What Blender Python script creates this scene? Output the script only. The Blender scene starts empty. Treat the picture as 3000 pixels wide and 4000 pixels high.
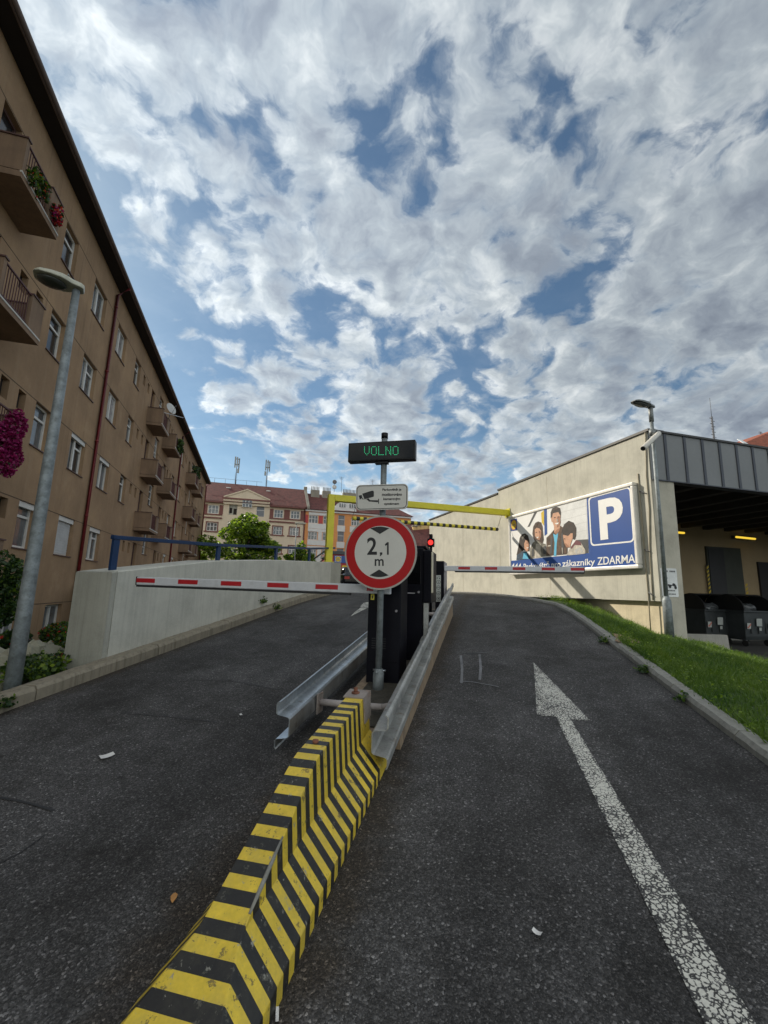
import bpy, math, random
from mathutils import Vector as V, Matrix
from math import sin, cos, pi, radians as rad
random.seed(7)
sc = bpy.context.scene
col = sc.collection

# ------------------------------------------------------------------ camera model (measured from the photograph)
F = 1744.5; PIT = rad(10.055); ROL = rad(1.462); YAW = rad(15.83)
CAM = V((0, 0, 1.55))
fw = V((sin(YAW)*cos(PIT), cos(YAW)*cos(PIT), sin(PIT)))
_r0 = V((cos(YAW), -sin(YAW), 0)); _u0 = _r0.cross(fw)
rt = _r0*cos(ROL) + _u0*sin(ROL); up = _u0*cos(ROL) - _r0*sin(ROL)
def ray(x, y): return rt*((x-1500)/F) - up*((y-2000)/F) + fw
def hit(x, y, n, d):
    n = V(n); v = ray(x, y); return CAM + v*((d - n.dot(CAM))/n.dot(v))
def atX(x, y, v): return hit(x, y, (1,0,0), v)
def atY(x, y, v): return hit(x, y, (0,1,0), v)
def atZ(x, y, v): return hit(x, y, (0,0,1), v)
# ramp frame: D runs up the ramp, E across it (to the right)
AZ = rad(29.6); G = .135
D = V((sin(AZ), cos(AZ), 0)); E = V((cos(AZ), -sin(AZ), 0)); UP = V((0,0,1)); DS = D + UP*G
def zr(s):
    if s < 8.5: return G*s
    t = min(s, 14) - 8.5
    return G*8.5 + G*t - G/11*t*t
def atS(x, y, s): return hit(x, y, D, s)
def atC(x, y, c): return hit(x, y, E, c)
def RP(s, c, h=0): return D*s + E*c + V((0, 0, zr(s)+h))

# ------------------------------------------------------------------ materials
def lin(r, g, b):
    f = lambda u: (u/255/12.92) if u/255 <= .04045 else ((u/255+.055)/1.055)**2.4
    return (f(r), f(g), f(b))
class N:
    def __init__(s, name):
        s.m = bpy.data.materials.new(name); s.m.use_nodes = True
        s.t = s.m.node_tree; s.b = s.t.nodes['Principled BSDF']
        s.pos = s.t.nodes.new('ShaderNodeNewGeometry').outputs['Position']
    def n(s, typ, **k):
        q = s.t.nodes.new(typ)
        for a, v in k.items(): setattr(q, a, v)
        return q
    def ln(s, a, b): s.t.links.new(a, b)
    def val(s, inp, v):
        if hasattr(v, 'is_linked'): s.ln(v, inp)
        elif isinstance(v, tuple) and len(v) == 3 and inp.type == 'RGBA': inp.default_value = (*v, 1)
        else: inp.default_value = v
    def math(s, op, a, b=0, c=0, clamp=False):
        q = s.n('ShaderNodeMath', operation=op, use_clamp=clamp)
        for i, v in enumerate((a, b, c)):
            s.val(q.inputs[i], v)
        return q.outputs[0]
    def scale(s, v):
        q = s.n('ShaderNodeVectorMath', operation='MULTIPLY'); s.ln(s.pos, q.inputs[0]); q.inputs[1].default_value = v
        return q.outputs[0]
    def noise(s, sc_, det=4, ro=.55, vec=None, dist=0):
        q = s.n('ShaderNodeTexNoise'); q.inputs['Scale'].default_value = sc_; q.inputs['Detail'].default_value = det
        q.inputs['Roughness'].default_value = ro; q.inputs['Distortion'].default_value = dist
        s.ln(vec or s.pos, q.inputs['Vector']); return q.outputs['Fac']
    def vor(s, sc_, feature='F1', vec=None, out='Distance', rand=1):
        q = s.n('ShaderNodeTexVoronoi', feature=feature); q.inputs['Scale'].default_value = sc_
        q.inputs['Randomness'].default_value = rand
        s.ln(vec or s.pos, q.inputs['Vector']); return q.outputs[out]
    def ramp(s, f, stops, interp='LINEAR'):
        q = s.n('ShaderNodeValToRGB'); q.color_ramp.interpolation = interp; s.ln(f, q.inputs[0]); cr = q.color_ramp
        while len(cr.elements) < len(stops): cr.elements.new(.5)
        for e, (p, c) in zip(cr.elements, stops):
            e.position = p; e.color = (*c, 1) if isinstance(c, tuple) else (c, c, c, 1)
        return q.outputs[0]
    def mix(s, f, a, b, mode='MIX'):
        q = s.n('ShaderNodeMix', data_type='RGBA', blend_type=mode)
        s.val(q.inputs[0], f); s.val(q.inputs[6], a); s.val(q.inputs[7], b); return q.outputs[2]
    def bump(s, h, strength=.3, dist=.01):
        q = s.n('ShaderNodeBump'); q.inputs['Strength'].default_value = strength; q.inputs['Distance'].default_value = dist
        s.ln(h, q.inputs['Height']); s.ln(q.outputs[0], s.b.inputs['Normal'])
    def out(s, colr, rough=.7, metal=0, spec=None):
        s.val(s.b.inputs['Base Color'], colr); s.val(s.b.inputs['Roughness'], rough); s.val(s.b.inputs['Metallic'], metal)
        if spec is not None: s.b.inputs['Specular IOR Level'].default_value = spec
        return s.m
def mat(name, c, rough=.6, metal=0, var=.12, scale=3., fine=40., bump=0, bscale=60., dirt=None, streak=0, spec=None):
    k = N(name)
    n1 = k.noise(scale, 5, .6); n2 = k.noise(fine, 3, .6)
    f = k.math('ADD', k.math('MULTIPLY', n1, .7), k.math('MULTIPLY', n2, .3))
    lo = tuple(x*(1-var*1.6) for x in c); hi = tuple(min(1, x*(1+var*1.6)) for x in c)
    cc = k.ramp(f, [(.3, lo), (.7, hi)])
    if streak:
        ns = k.noise(1, 4, .6, k.scale((9, 9, .55)))
        cc = k.mix(k.ramp(ns, [(.42, 0.), (.72, streak)]), cc, dirt or tuple(x*.5 for x in c))
    elif dirt:
        nd = k.noise(scale*2.3, 6, .65)
        cc = k.mix(k.ramp(nd, [(.55, 0.), (.72, .75)]), cc, dirt)
    if bump: k.bump(k.noise(bscale, 4, .6), bump, .01)
    return k.out(cc, rough, metal, spec)
def asphalt_color(k):
    v = k.vor(115, out='Color'); sep = k.n('ShaderNodeSeparateColor'); k.ln(v, sep.inputs[0])
    stone = k.ramp(sep.outputs[0], [(0, .020), (.4, .042), (.78, .080), (.92, .14), (.975, .22), (.992, .40)])
    v2 = k.vor(240, out='Color'); sep2 = k.n('ShaderNodeSeparateColor'); k.ln(v2, sep2.inputs[0])
    fine = k.ramp(sep2.outputs[1], [(0, .022), (.6, .06), (.9, .11), (.985, .24)])
    a = k.mix(.45, stone, fine)
    big = k.noise(.9, 5, .6); mid = k.noise(5, 4, .6)
    tone0 = k.ramp(k.math('ADD', k.math('MULTIPLY', big, .65), k.math('MULTIPLY', mid, .35)), [(.36, (.52, .49, .48)), (.5, (.92, .89, .90)), (.64, (1.34, 1.30, 1.33))])
    dt = k.n('ShaderNodeVectorMath', operation='DOT_PRODUCT'); k.ln(k.pos, dt.inputs[0]); dt.inputs[1].default_value = tuple(E); cr_ = dt.outputs['Value']
    ds = k.n('ShaderNodeVectorMath', operation='DOT_PRODUCT'); k.ln(k.pos, ds.inputs[0]); ds.inputs[1].default_value = tuple(D); al_ = ds.outputs['Value']
    cv = k.n('ShaderNodeCombineXYZ'); k.ln(cr_, cv.inputs[0]); k.ln(k.math('MULTIPLY', al_, .12), cv.inputs[1])
    tr = k.noise(1.6, 4, .55, cv.outputs[0])                      # wheel polished bands running up the lanes
    tone1 = k.mix(1, tone0, k.ramp(tr, [(.36, (.70, .69, .68)), (.64, (1.16, 1.15, 1.13))]), 'MULTIPLY')
    st = k.noise(2.3, 6, .7); tone2 = k.mix(k.ramp(st, [(.60, 0.), (.70, .55)]), tone1, (.30, .27, .24))   # oil and damp stains
    dr = k.vor(1.9, vec=k.mix(.05, k.pos, k.n('ShaderNodeTexNoise').outputs['Color'])); tone2 = k.mix(k.ramp(dr, [(.035, .6), (.075, 0.)]), tone2, (.22, .2, .19))   # oil drips
    eg = k.math('MINIMUM', k.math('ABSOLUTE', k.math('ADD', cr_, 4.13)), k.math('MINIMUM', k.math('ABSOLUTE', k.math('ADD', cr_, .66)), k.math('ABSOLUTE', k.math('ADD', cr_, 1.2))))
    dirt = k.math('SUBTRACT', k.math('MULTIPLY_ADD', k.noise(7, 5, .65), .55, .05), k.math('MULTIPLY', eg, 1.1))
    tone = k.mix(k.ramp(dirt, [(.12, 0.), (.32, .75)]), tone2, (.62, .47, .33))   # grit gathered along the kerbs
    a = k.mix(1, a, tone, 'MULTIPLY')
    dist = k.vor(115); h = k.math('SUBTRACT', k.math('MULTIPLY', k.noise(150, 3), .5), dist)
    return a, h
def asphalt():
    k = N('asphalt'); a, h = asphalt_color(k); k.bump(h, .7, .007); return k.out(a, .85, spec=.3)
def road_paint():
    k = N('worn_road_paint'); a, h = asphalt_color(k)
    wv = k.mix(.035, k.pos, k.n('ShaderNodeTexNoise').outputs['Color'])
    w = k.vor(46, 'DISTANCE_TO_EDGE', vec=wv); w2 = k.vor(95, 'DISTANCE_TO_EDGE', vec=wv)
    at = k.n('ShaderNodeAttribute', attribute_name='inner'); inner = at.outputs['Fac']
    n = k.noise(11, 6, .7); n3 = k.noise(90, 3, .6); n4 = k.noise(2.6, 4, .6)
    f = k.math('ADD', k.math('MULTIPLY', w, 1.5), k.math('ADD', k.math('MULTIPLY', w2, .9), k.math('ADD', k.math('MULTIPLY', n, .55), k.math('ADD', k.math('MULTIPLY', n3, .30), k.math('MULTIPLY', n4, .78)))))
    f = k.math('ADD', f, k.math('MULTIPLY', inner, .17))
    msk = k.ramp(k.math('MULTIPLY', f, .5), [(.585, 0.), (.665, .97)])
    c = k.mix(msk, a, k.mix(k.noise(30, 3), (.56, .545, .48), (.74, .72, .65)))
    k.bump(h, .35, .006); return k.out(c, .75)
def concrete(name, c, streak=.45, dirt=(.10, .10, .09), scale=2.):
    k = N(name); n1 = k.noise(scale, 6, .65); n2 = k.noise(55, 3, .6)
    f = k.math('ADD', k.math('MULTIPLY', n1, .75), k.math('MULTIPLY', n2, .25))
    cc = k.ramp(f, [(.32, tuple(x*.78 for x in c)), (.5, c), (.68, tuple(min(1, x*1.15) for x in c))])
    ns = k.noise(1, 5, .65, k.scale((24, 24, .45)))
    cc = k.mix(k.ramp(ns, [(.48, 0.), (.75, streak)]), cc, dirt)
    pits = k.vor(30); cc = k.mix(k.ramp(pits, [(.03, .6), (.07, 0.)]), cc, dirt)
    k.bump(f, .25, .01); return k.out(cc, .85)
def emit(name, c, st):
    k = N(name); k.b.inputs['Base Color'].default_value = (*[x*.4 for x in c], 1)
    k.b.inputs['Emission Color'].default_value = (*c, 1); k.b.inputs['Emission Strength'].default_value = st
    return k.m
def stripe_paint(name, c, chip, dust):
    k = N(name); n1 = k.noise(6, 5, .6); n2 = k.noise(60, 4, .6); n3 = k.noise(26, 6, .72); nd = k.noise(9, 7, .72)
    cc = k.ramp(k.math('ADD', k.math('MULTIPLY', n1, .6), k.math('MULTIPLY', n2, .4)), [(.3, tuple(x*.74 for x in c)), (.7, tuple(min(1, x*1.15) for x in c))])
    cc = k.mix(k.ramp(nd, [(.48, 0.), (.72, .5)]), cc, dust)
    cc = k.mix(k.ramp(n3, [(.59, 0.), (.625, .85)]), cc, chip)
    cc = k.mix(k.ramp(k.noise(17, 7, .75, k.scale((1.7, 1, .8))), [(.625, 0.), (.65, .9)]), cc, (.30, .29, .25))
    ns = k.noise(1, 5, .6, k.scale((60, 60, 2.5))); cc = k.mix(k.ramp(ns, [(.60, 0.), (.72, .45)]), cc, dust)
    k.bump(n2, .15, .004); return k.out(cc, .5)
def tiles(name, c, ang):
    k = N(name); w = k.n('ShaderNodeTexWave', wave_type='BANDS', bands_direction='Z'); w.inputs['Scale'].default_value = 1.4
    w.inputs['Distortion'].default_value = .6; k.ln(k.pos, w.inputs['Vector'])
    n = k.noise(1.3, 6, .7); v = k.vor(3.2, out='Color', vec=k.scale((1.2, 1, 1.6))); s2 = k.n('ShaderNodeSeparateColor'); k.ln(v, s2.inputs[0])
    cc = k.ramp(k.math('ADD', k.math('MULTIPLY', n, .6), k.math('MULTIPLY', s2.outputs[0], .4)), [(.25, tuple(x*.6 for x in c)), (.7, tuple(x*1.3 for x in c))])
    cc = k.mix(k.math('MULTIPLY', w.outputs['Fac'], .35), cc, tuple(x*.45 for x in c))
    return k.out(cc, .8)
def leafmat(name, c, c2, tr=.35, c3=None):
    k = N(name); cc = k.ramp(k.math('ADD', k.math('MULTIPLY', k.noise(1.7, 3), .6), k.math('MULTIPLY', k.noise(14, 3), .4)), [(.36, c), (.62, c2)] + ([(.70, c3)] if c3 else [])); k.out(cc, .5)
    t = k.n('ShaderNodeBsdfTranslucent'); k.ln(k.mix(1, cc, (1.5, 1.6, .8), 'MULTIPLY'), t.inputs[0])
    mx = k.n('ShaderNodeMixShader'); mx.inputs[0].default_value = tr
    k.ln(k.b.outputs[0], mx.inputs[1]); k.ln(t.outputs[0], mx.inputs[2]); k.ln(mx.outputs[0], k.t.nodes['Material Output'].inputs[0])
    return k.m
def stucco():
    k = N('brown_stucco'); n1 = k.noise(.45, 6, .65); n2 = k.noise(45, 4, .65)
    c = (.325, .215, .132)
    cc = k.ramp(k.math('ADD', k.math('MULTIPLY', n1, .75), k.math('MULTIPLY', n2, .25)), [(.3, tuple(x*.72 for x in c)), (.52, c), (.7, (.43, .285, .165))])
    ns = k.noise(1, 5, .65, k.scale((1, 3.2, .16)))
    cc = k.mix(k.ramp(ns, [(.55, 0.), (.8, .32)]), cc, (.40, .30, .205))
    nd = k.noise(1, 5, .65, k.scale((1, 5.2, .22)))
    cc = k.mix(k.math('MULTIPLY', k.ramp(nd, [(.54, 0.), (.8, .6)]), k.ramp(k.noise(.35, 4, .6), [(.42, .1), (.62, 1.)])), cc, (.11, .075, .05))
    cc = k.mix(k.ramp(k.noise(.9, 7, .7), [(.58, 0.), (.70, .35)]), cc, (.40, .29, .19))
    k.bump(n2, .5, .012); return k.out(cc, .92, spec=.15)

M = dict(
 asphalt=asphalt(), paint=road_paint(),
 tar=mat('tar_seal', (.018, .018, .02), .6), chalk=mat('chalk', (.17, .17, .18), .9, var=.35, fine=60),
 concrete=concrete('ramp_wall_concrete', (.49, .48, .425), .22), conc2=concrete('shade_toned_concrete', (.36, .355, .31), .34),
 kerb=concrete('kerb_concrete', (.235, .205, .155), .75, (.06, .052, .036), 7), kerb2=concrete('grey_kerb_concrete', (.25, .245, .22), .55, (.075, .07, .06), 6),
 plinth=concrete('island_concrete', (.26, .19, .125), .75, (.07, .048, .03), 6),
 market=concrete('market_wall_plaster', (.49, .475, .405), .38, (.29, .28, .235), 2.2), marketbase=concrete('market_base_plaster', (.62, .54, .38), .3, (.3, .24, .15), 2.),
 column=concrete('column_plaster', (.42, .395, .33), .15, (.25, .23, .2), 2.),
 yellow=stripe_paint('yellow_stripe', (.74, .53, .05), (.16, .12, .05), (.46, .36, .10)), black=stripe_paint('black_stripe', (.020, .019, .018), (.10, .095, .075), (.06, .055, .042)),
 gantry=mat('gantry_yellow', (.62, .56, .03), .5, var=.08), gantrydark=mat('tape_black', (.02, .02, .02), .5), tapeyellow=mat('tape_yellow', (.66, .57, .05), .5),
 galv=mat('galvanised_steel', (.50, .54, .57), .33, .85, .2, 7, 60, dirt=(.26, .24, .21)), galvd=mat('dusty_steel', (.36, .36, .345), .55, .5, .28, 5, 50, dirt=(.20, .14, .095)),
 lampsteel=mat('lamp_post_steel', (.21, .235, .245), .6, .35, .3, 9, 34, dirt=(.12, .125, .12)), pipew=mat('painted_tube', (.42, .38, .37), .6, .1, .15, 8, 50, dirt=(.2, .12, .1)),
 rust=mat('rusty_steel', (.22, .085, .05), .85, .1, .4, 14, 60), plate=mat('weathered_plate', (.29, .25, .225), .6, .2, .2, 9, 60, dirt=(.25, .11, .06)),
 cab=mat('black_cabinet', (.005, .005, .009), .5, 0, .1, 4, spec=.12), cabgrey=mat('grey_cabinet', (.30, .29, .31), .5, .1), cream=mat('lit_edge_cream', (.66, .60, .46), .5),
 alu=mat('boom_white', (.56, .57, .60), .45, .0, .06, 3, 30, dirt=(.42, .42, .43)), red=mat('boom_red', (.42, .012, .02), .4, 0, .1), rubber=mat('black_rubber', (.016, .016, .018), .6),
 signwhite=mat('sign_white', (.58, .565, .53), .45, 0, .04, 4), signred=mat('sign_red', (.40, .005, .008), .45, 0, .06, spec=.25), signrim=mat('sign_rim', (.38, .37, .34), .5, .3), ink=mat('sign_black', (.008, .008, .01), .5),
 signback=mat('sign_back', (.25, .26, .27), .5, .6), white=mat('white_frame', (.62, .60, .57), .5, 0, .05), whitep=mat('poster_white', (.80, .80, .79), .5, 0, .03),
 led_housing=mat('display_housing', (.006, .006, .007), .4, spec=.25), led_glass=mat('display_glass', (.004, .004, .005), .10, spec=.25), led=emit('green_led', (.03, .62, .26), .62),
 redlight=emit('red_signal', (1., .02, .015), 2.2), tube_on=emit('lit_tube', (1., .66, .06), .75),
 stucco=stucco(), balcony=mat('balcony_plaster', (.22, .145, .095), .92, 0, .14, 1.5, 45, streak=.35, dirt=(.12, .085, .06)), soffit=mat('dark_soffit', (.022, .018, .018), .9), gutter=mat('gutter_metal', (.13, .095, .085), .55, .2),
 downpipe=mat('red_downpipe', (.16, .012, .016), .5, 0, .15), pane=mat('window_pane', (.10, .11, .12), .08, 0, .5, .8, 3, spec=.7), paned=mat('dark_pane', (.02, .02, .022), .12, 0, .3), curtain=mat('pane_with_curtain', (.30, .30, .31), .12, 0, .45, 2.5, 9, spec=.6), shutter=mat('roller_shutter', (.46, .46, .46), .6),
 darkhole=mat('dark_opening', (.02, .014, .012), .9), sill=mat('sill_metal', (.09, .045, .04), .6), line=mat('plaster_joint', (.07, .045, .03), .95), rail=mat('balcony_rail', (.085, .026, .026), .6), slab=mat('balcony_edge', (.52, .50, .47), .7),
 blue=mat('railing_blue', (.008, .032, .095), .5, 0, .15, spec=.3), roof=tiles('red_roof_tiles', (.115, .032, .026), 0), roofo=tiles('orange_roof_tiles', (.27, .07, .032), 0),
 fcream=mat('cream_facade', (.60, .50, .38), .9, 0, .06, .5, 9, streak=.2, dirt=(.45, .37, .28)), fbrown=mat('brown_trim', (.17, .065, .055), .8), forange=mat('orange_facade', (.62, .27, .10), .9, 0, .08, .5), fwhite=mat('white_facade', (.60, .59, .58), .9, 0, .05, .6), fred=mat('red_panel', (.42, .06, .06), .8), fgrey=mat('grey_blind', (.16, .17, .19), .6), fyell=mat('yellow_chimney', (.56, .38, .17), .9, 0, .12, 1),
 chim=mat('chimney_plaster', (.22, .20, .165), .9, 0, .15, 1.5), pots=mat('chimney_pot', (.10, .09, .085), .8), mast=mat('mast_steel', (.13, .13, .14), .6, .3), antenna=mat('antenna_panel', (.26, .27, .27), .6), dish=mat('dish', (.48, .48, .47), .5),
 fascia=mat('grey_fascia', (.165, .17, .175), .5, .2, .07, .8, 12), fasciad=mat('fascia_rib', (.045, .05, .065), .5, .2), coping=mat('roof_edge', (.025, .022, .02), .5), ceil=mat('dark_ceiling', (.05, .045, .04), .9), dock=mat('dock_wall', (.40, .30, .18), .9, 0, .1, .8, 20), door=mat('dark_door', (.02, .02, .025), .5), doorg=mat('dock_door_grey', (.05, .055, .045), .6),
 bin=mat('bin_plastic', (.035, .04, .042), .45, 0, .2, 3, 30), binlid=mat('bin_lid', (.008, .008, .009), .6), bag=mat('bin_bag', (.07, .075, .08), .3), stick=mat('sticker', (.42, .44, .42), .6), stickr=mat('red_sticker', (.5, .16, .12), .5), jersey=concrete('jersey_block', (.30, .29, .26), .3),
 poster_blue=mat('poster_blue', (.018, .075, .30), .45, 0, .04, 2), pframe=mat('poster_frame', (.72, .70, .66), .45, .1), pframed=mat('poster_frame_edge', (.20, .19, .15), .6),
 skin=mat('print_skin', (.55, .30, .19), .6, 0, .16, 9), hair=mat('print_hair', (.026, .016, .012), .6, 0, .55, 11), hairb=mat('print_brown_hair', (.05, .024, .014), .6, 0, .55, 11), coatb=mat('print_brown_coat', (.085, .05, .032), .7, 0, .5, 7), coatg=mat('print_grey_coat', (.20, .185, .15), .7, 0, .42, 7), cyan=mat('print_cyan', (.10, .45, .68), .6), denim=mat('print_denim', (.03, .06, .10), .7, 0, .5, 14), beige=mat('print_beige', (.50, .46, .39), .6, 0, .3, 7), maroon=mat('print_maroon', (.14, .04, .05), .6), pgrey=mat('print_grey', (.06, .062, .066), .6), pyel=mat('print_yellow', (.66, .46, .02), .5), pred=mat('print_red', (.45, .01, .01), .5), plgrey=mat('print_light_grey', (.68, .69, .69), .6, 0, .14, 1.8), teeth=mat('print_teeth', (.8, .78, .74), .6),
 lamphead=mat('lamp_head', (.46, .45, .37), .55, 0, .15, 9, 60, dirt=(.30, .31, .24)), lens=mat('lamp_lens', (.055, .058, .052), .25), lampgrey=mat('lamp_head_grey', (.20, .215, .22), .5, .3), cctv=mat('camera_white', (.56, .53, .48), .5), cable=mat('conduit', (.34, .30, .22), .7),
 bark=mat('bark', (.07, .05, .035), .9, 0, .3, 8), leaf=leafmat('tree_leaf', (.07, .13, .014), (.13, .20, .025), .5), leafd=leafmat('dark_leaf', (.018, .045, .012), (.035, .07, .018), .2), leafy=leafmat('bright_leaf', (.15, .24, .025), (.24, .31, .04), .5), grass=leafmat('grass_blade', (.028, .08, .010), (.135, .205, .030), .38, (.27, .24, .08)), flowerp=leafmat('magenta_petal', (.19, .004, .075), (.30, .012, .12), .2), flowerr=leafmat('red_petal', (.5, .02, .02), (.6, .05, .03), .2),
 gravel=mat('island_gravel', (.045, .04, .03), .95, 0, .4, 9, 60, bump=.6), soil=mat('soil', (.30, .20, .125), .95, 0, .25, 3, 40, bump=.5), soilg=mat('grassy_soil', (.045, .07, .022), .95, 0, .3, 3, 40), stone=concrete('rockery_stone', (.25, .24, .185), .2, (.15, .16, .1), 3), yard=mat('yard_paving', (.06, .058, .056), .9, 0, .2, 2, 60), deck=mat('deck_asphalt', (.06, .06, .06), .9, 0, .2, 2, 60), paper=mat('paper', (.72, .70, .68), .7), leafdry=mat('dry_leaf', (.45, .22, .07), .8),
 carb=mat('dark_car_paint', (.012, .013, .018), .15, .2), tyre=mat('tyre', (.015, .015, .015), .8), tail=mat('tail_lamp', (.35, .02, .015), .3), chrome=mat('rim_metal', (.4, .4, .42), .3, .8), pinkw=mat('pale_red_board', (.62, .30, .27), .6), wood=mat('iron_rail', (.02, .018, .017), .6),
)

# ------------------------------------------------------------------ mesh helper
class MB:
    def __init__(s): s.v = []; s.f = []; s.mi = []; s.mats = []; s.sm = []
    def m(s, name):
        if name not in s.mats: s.mats.append(name)
        return s.mats.index(name)
    def poly(s, pts, mt, smooth=False):
        b = len(s.v); s.v += [V(p) for p in pts]; s.f.append(tuple(range(b, b+len(pts)))); s.mi.append(s.m(mt)); s.sm.append(smooth); return s
    def mesh(s, vs, fs, mt, smooth=False):
        b = len(s.v); s.v += [V(p) for p in vs]; k = s.m(mt)
        for f in fs: s.f.append(tuple(b+i for i in f)); s.mi.append(k); s.sm.append(smooth)
        return s
    def fbox(s, o, ux, uy, uz, mt):       # box from corner o along three vectors
        o, ux, uy, uz = V(o), V(ux), V(uy), V(uz)
        p = [o, o+ux, o+ux+uy, o+uy]; p += [q+uz for q in p]
        fl = [(0,3,2,1), (4,5,6,7), (0,1,5,4), (1,2,6,5), (2,3,7,6), (3,0,4,7)]
        if ux.cross(uy).dot(uz) < 0: fl = [f[::-1] for f in fl]
        return s.mesh(p, fl, mt)
    def box(s, x0, x1, y0, y1, z0, z1, mt):
        return s.fbox((x0, y0, z0), (x1-x0, 0, 0), (0, y1-y0, 0), (0, 0, z1-z0), mt)
    def cbox(s, c, ux, uy, uz, mt):       # centred, full-size vectors
        c, ux, uy, uz = V(c), V(ux), V(uy), V(uz); return s.fbox(c-ux/2-uy/2-uz/2, ux, uy, uz, mt)
    def tube(s, pts, r, mt, n=10, r2=None, caps=True, smooth=True):
        pts = [V(p) for p in pts]; k = len(pts); rings = []
        for i, p in enumerate(pts):
            t = (pts[min(i+1, k-1)] - pts[max(i-1, 0)]).normalized()
            a = t.cross(UP if abs(t.z) < .9 else V((1, 0, 0))).normalized(); b = t.cross(a)
            rr = r if r2 is None else r + (r2-r)*i/(k-1)
            if isinstance(r, (list, tuple)): rr = r[i]
            rings.append([p + (a*cos(2*pi*j/n) + b*sin(2*pi*j/n))*rr for j in range(n)])
        return s.loft(rings, mt, caps, smooth)
    def loft(s, rings, mt, caps=True, smooth=False, closed=True):
        n = len(rings[0]); vs = [p for r in rings for p in r]; fs = []
        for i in range(len(rings)-1):
            for j in range(n if closed else n-1):
                a = i*n+j; b = i*n+(j+1) % n; fs.append((a, b, b+n, a+n))
        s.mesh(vs, fs, mt, smooth)
        if caps:
            b = len(s.v) - len(vs); s.f.append(tuple(b+j for j in range(n))[::-1]); s.f.append(tuple(b+len(vs)-n+j for j in range(n)))
            s.mi += [s.m(mt)]*2; s.sm += [False]*2
        return s
    def prism(s, pts, ext, mt, mt2=None):
        pts = [V(p) for p in pts]; e = V(ext); n = len(pts)
        s.poly(pts, mt); s.poly([p+e for p in pts][::-1], mt2 or mt)
        for i in range(n):
            j = (i+1) % n; s.poly([pts[i], pts[i]+e, pts[j]+e, pts[j]], mt2 or mt)
        return s
    def disc(s, c, a, b, r, mt, n=48, r0=0, ang0=0, ang1=2*pi):
        c, a, b = V(c), V(a), V(b); full = abs(ang1-ang0-2*pi) < 1e-6
        if r0 == 0 and full: return s.poly([c+(a*cos(2*pi*i/n)+b*sin(2*pi*i/n))*r for i in range(n)], mt)
        for i in range(n):
            t0 = ang0+(ang1-ang0)*i/n; t1 = ang0+(ang1-ang0)*(i+1)/n
            u0 = a*cos(t0)+b*sin(t0); u1 = a*cos(t1)+b*sin(t1)
            s.poly([c+u0*r0, c+u0*r, c+u1*r, c+u1*r0] if r0 else [c, c+u0*r, c+u1*r], mt)
        return s
    def ball(s, c, rx, ry, rz, mt, n=14, k=8):
        c = V(c); rings = []
        for i in range(1, k):
            t = pi*i/k; rings.append([c+V((rx*sin(t)*cos(2*pi*j/n), ry*sin(t)*sin(2*pi*j/n), rz*cos(t))) for j in range(n)])
        return s.loft(rings, mt, True, True)
    def build(s, name, parent=None, loc=None, bevel=0):
        me = bpy.data.meshes.new(name)
        base = V((0, 0, 0))
        if parent is not None:
            q = parent
            while q is not None: base += q.location; q = q.parent
            o_loc = V((0, 0, 0))
        else:
            if loc is None:
                xs = [v.x for v in s.v]; ys = [v.y for v in s.v]; zs = [v.z for v in s.v]
                loc = V(((min(xs)+max(xs))/2, (min(ys)+max(ys))/2, min(zs)))
            base = V(loc); o_loc = V(loc)
        me.from_pydata([tuple(v-base) for v in s.v], [], s.f)
        for x in s.mats: me.materials.append(M[x])
        me.polygons.foreach_set('material_index', s.mi); me.polygons.foreach_set('use_smooth', s.sm); me.update()
        o = bpy.data.objects.new(name, me); col.objects.link(o); o.location = o_loc
        if parent is not None: o.parent = parent
        if bevel:
            bm = o.modifiers.new('edge', 'BEVEL'); bm.width = bevel; bm.segments = 2; bm.limit_method = 'ANGLE'; bm.angle_limit = rad(40)
        return o
def tag(o, label, cat, group=None):
    o['label'] = label; o['category'] = cat
    if group: o['group'] = group
    return o
def thing(name, loc, label, cat, group=None):
    o = bpy.data.objects.new(name, None); col.objects.link(o); o.location = V(loc); o.empty_display_size = .2
    return tag(o, label, cat, group)
def struct(mb, name, kind='structure'):
    o = mb.build(name); o['kind'] = kind; return o
def text_polys(string, bold=0.0):
    cu = bpy.data.curves.new('t', 'FONT'); cu.body = string; cu.offset = bold; cu.resolution_u = 4; cu.fill_mode = 'FRONT'
    o = bpy.data.objects.new('t', cu); col.objects.link(o); bpy.context.view_layer.update()
    me = o.evaluated_get(bpy.context.evaluated_depsgraph_get()).to_mesh()
    vs = [(v.co.x, v.co.y) for v in me.vertices]; fs = [tuple(p.vertices) for p in me.polygons]
    o.to_mesh_clear() if False else None
    bpy.data.objects.remove(o); bpy.data.curves.remove(cu)
    return vs, fs
def put_text(mb, string, p00, p10, p01, mt, bold=0.0, p11=None):
    """fit the lettering into the quad p00 (lower left), p10 (lower right), p01 (upper left)"""
    vs, fs = text_polys(string, bold)
    x0 = min(v[0] for v in vs); x1 = max(v[0] for v in vs); y0 = min(v[1] for v in vs); y1 = max(v[1] for v in vs)
    p00, p10, p01 = V(p00), V(p10), V(p01); p11 = V(p11) if p11 else p10+p01-p00
    out = []
    for x, y in vs:
        u = (x-x0)/(x1-x0); w = (y-y0)/(y1-y0)
        out.append(p00*(1-u)*(1-w) + p10*u*(1-w) + p01*(1-u)*w + p11*u*w)
    mb.mesh(out, fs, mt)
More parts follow.
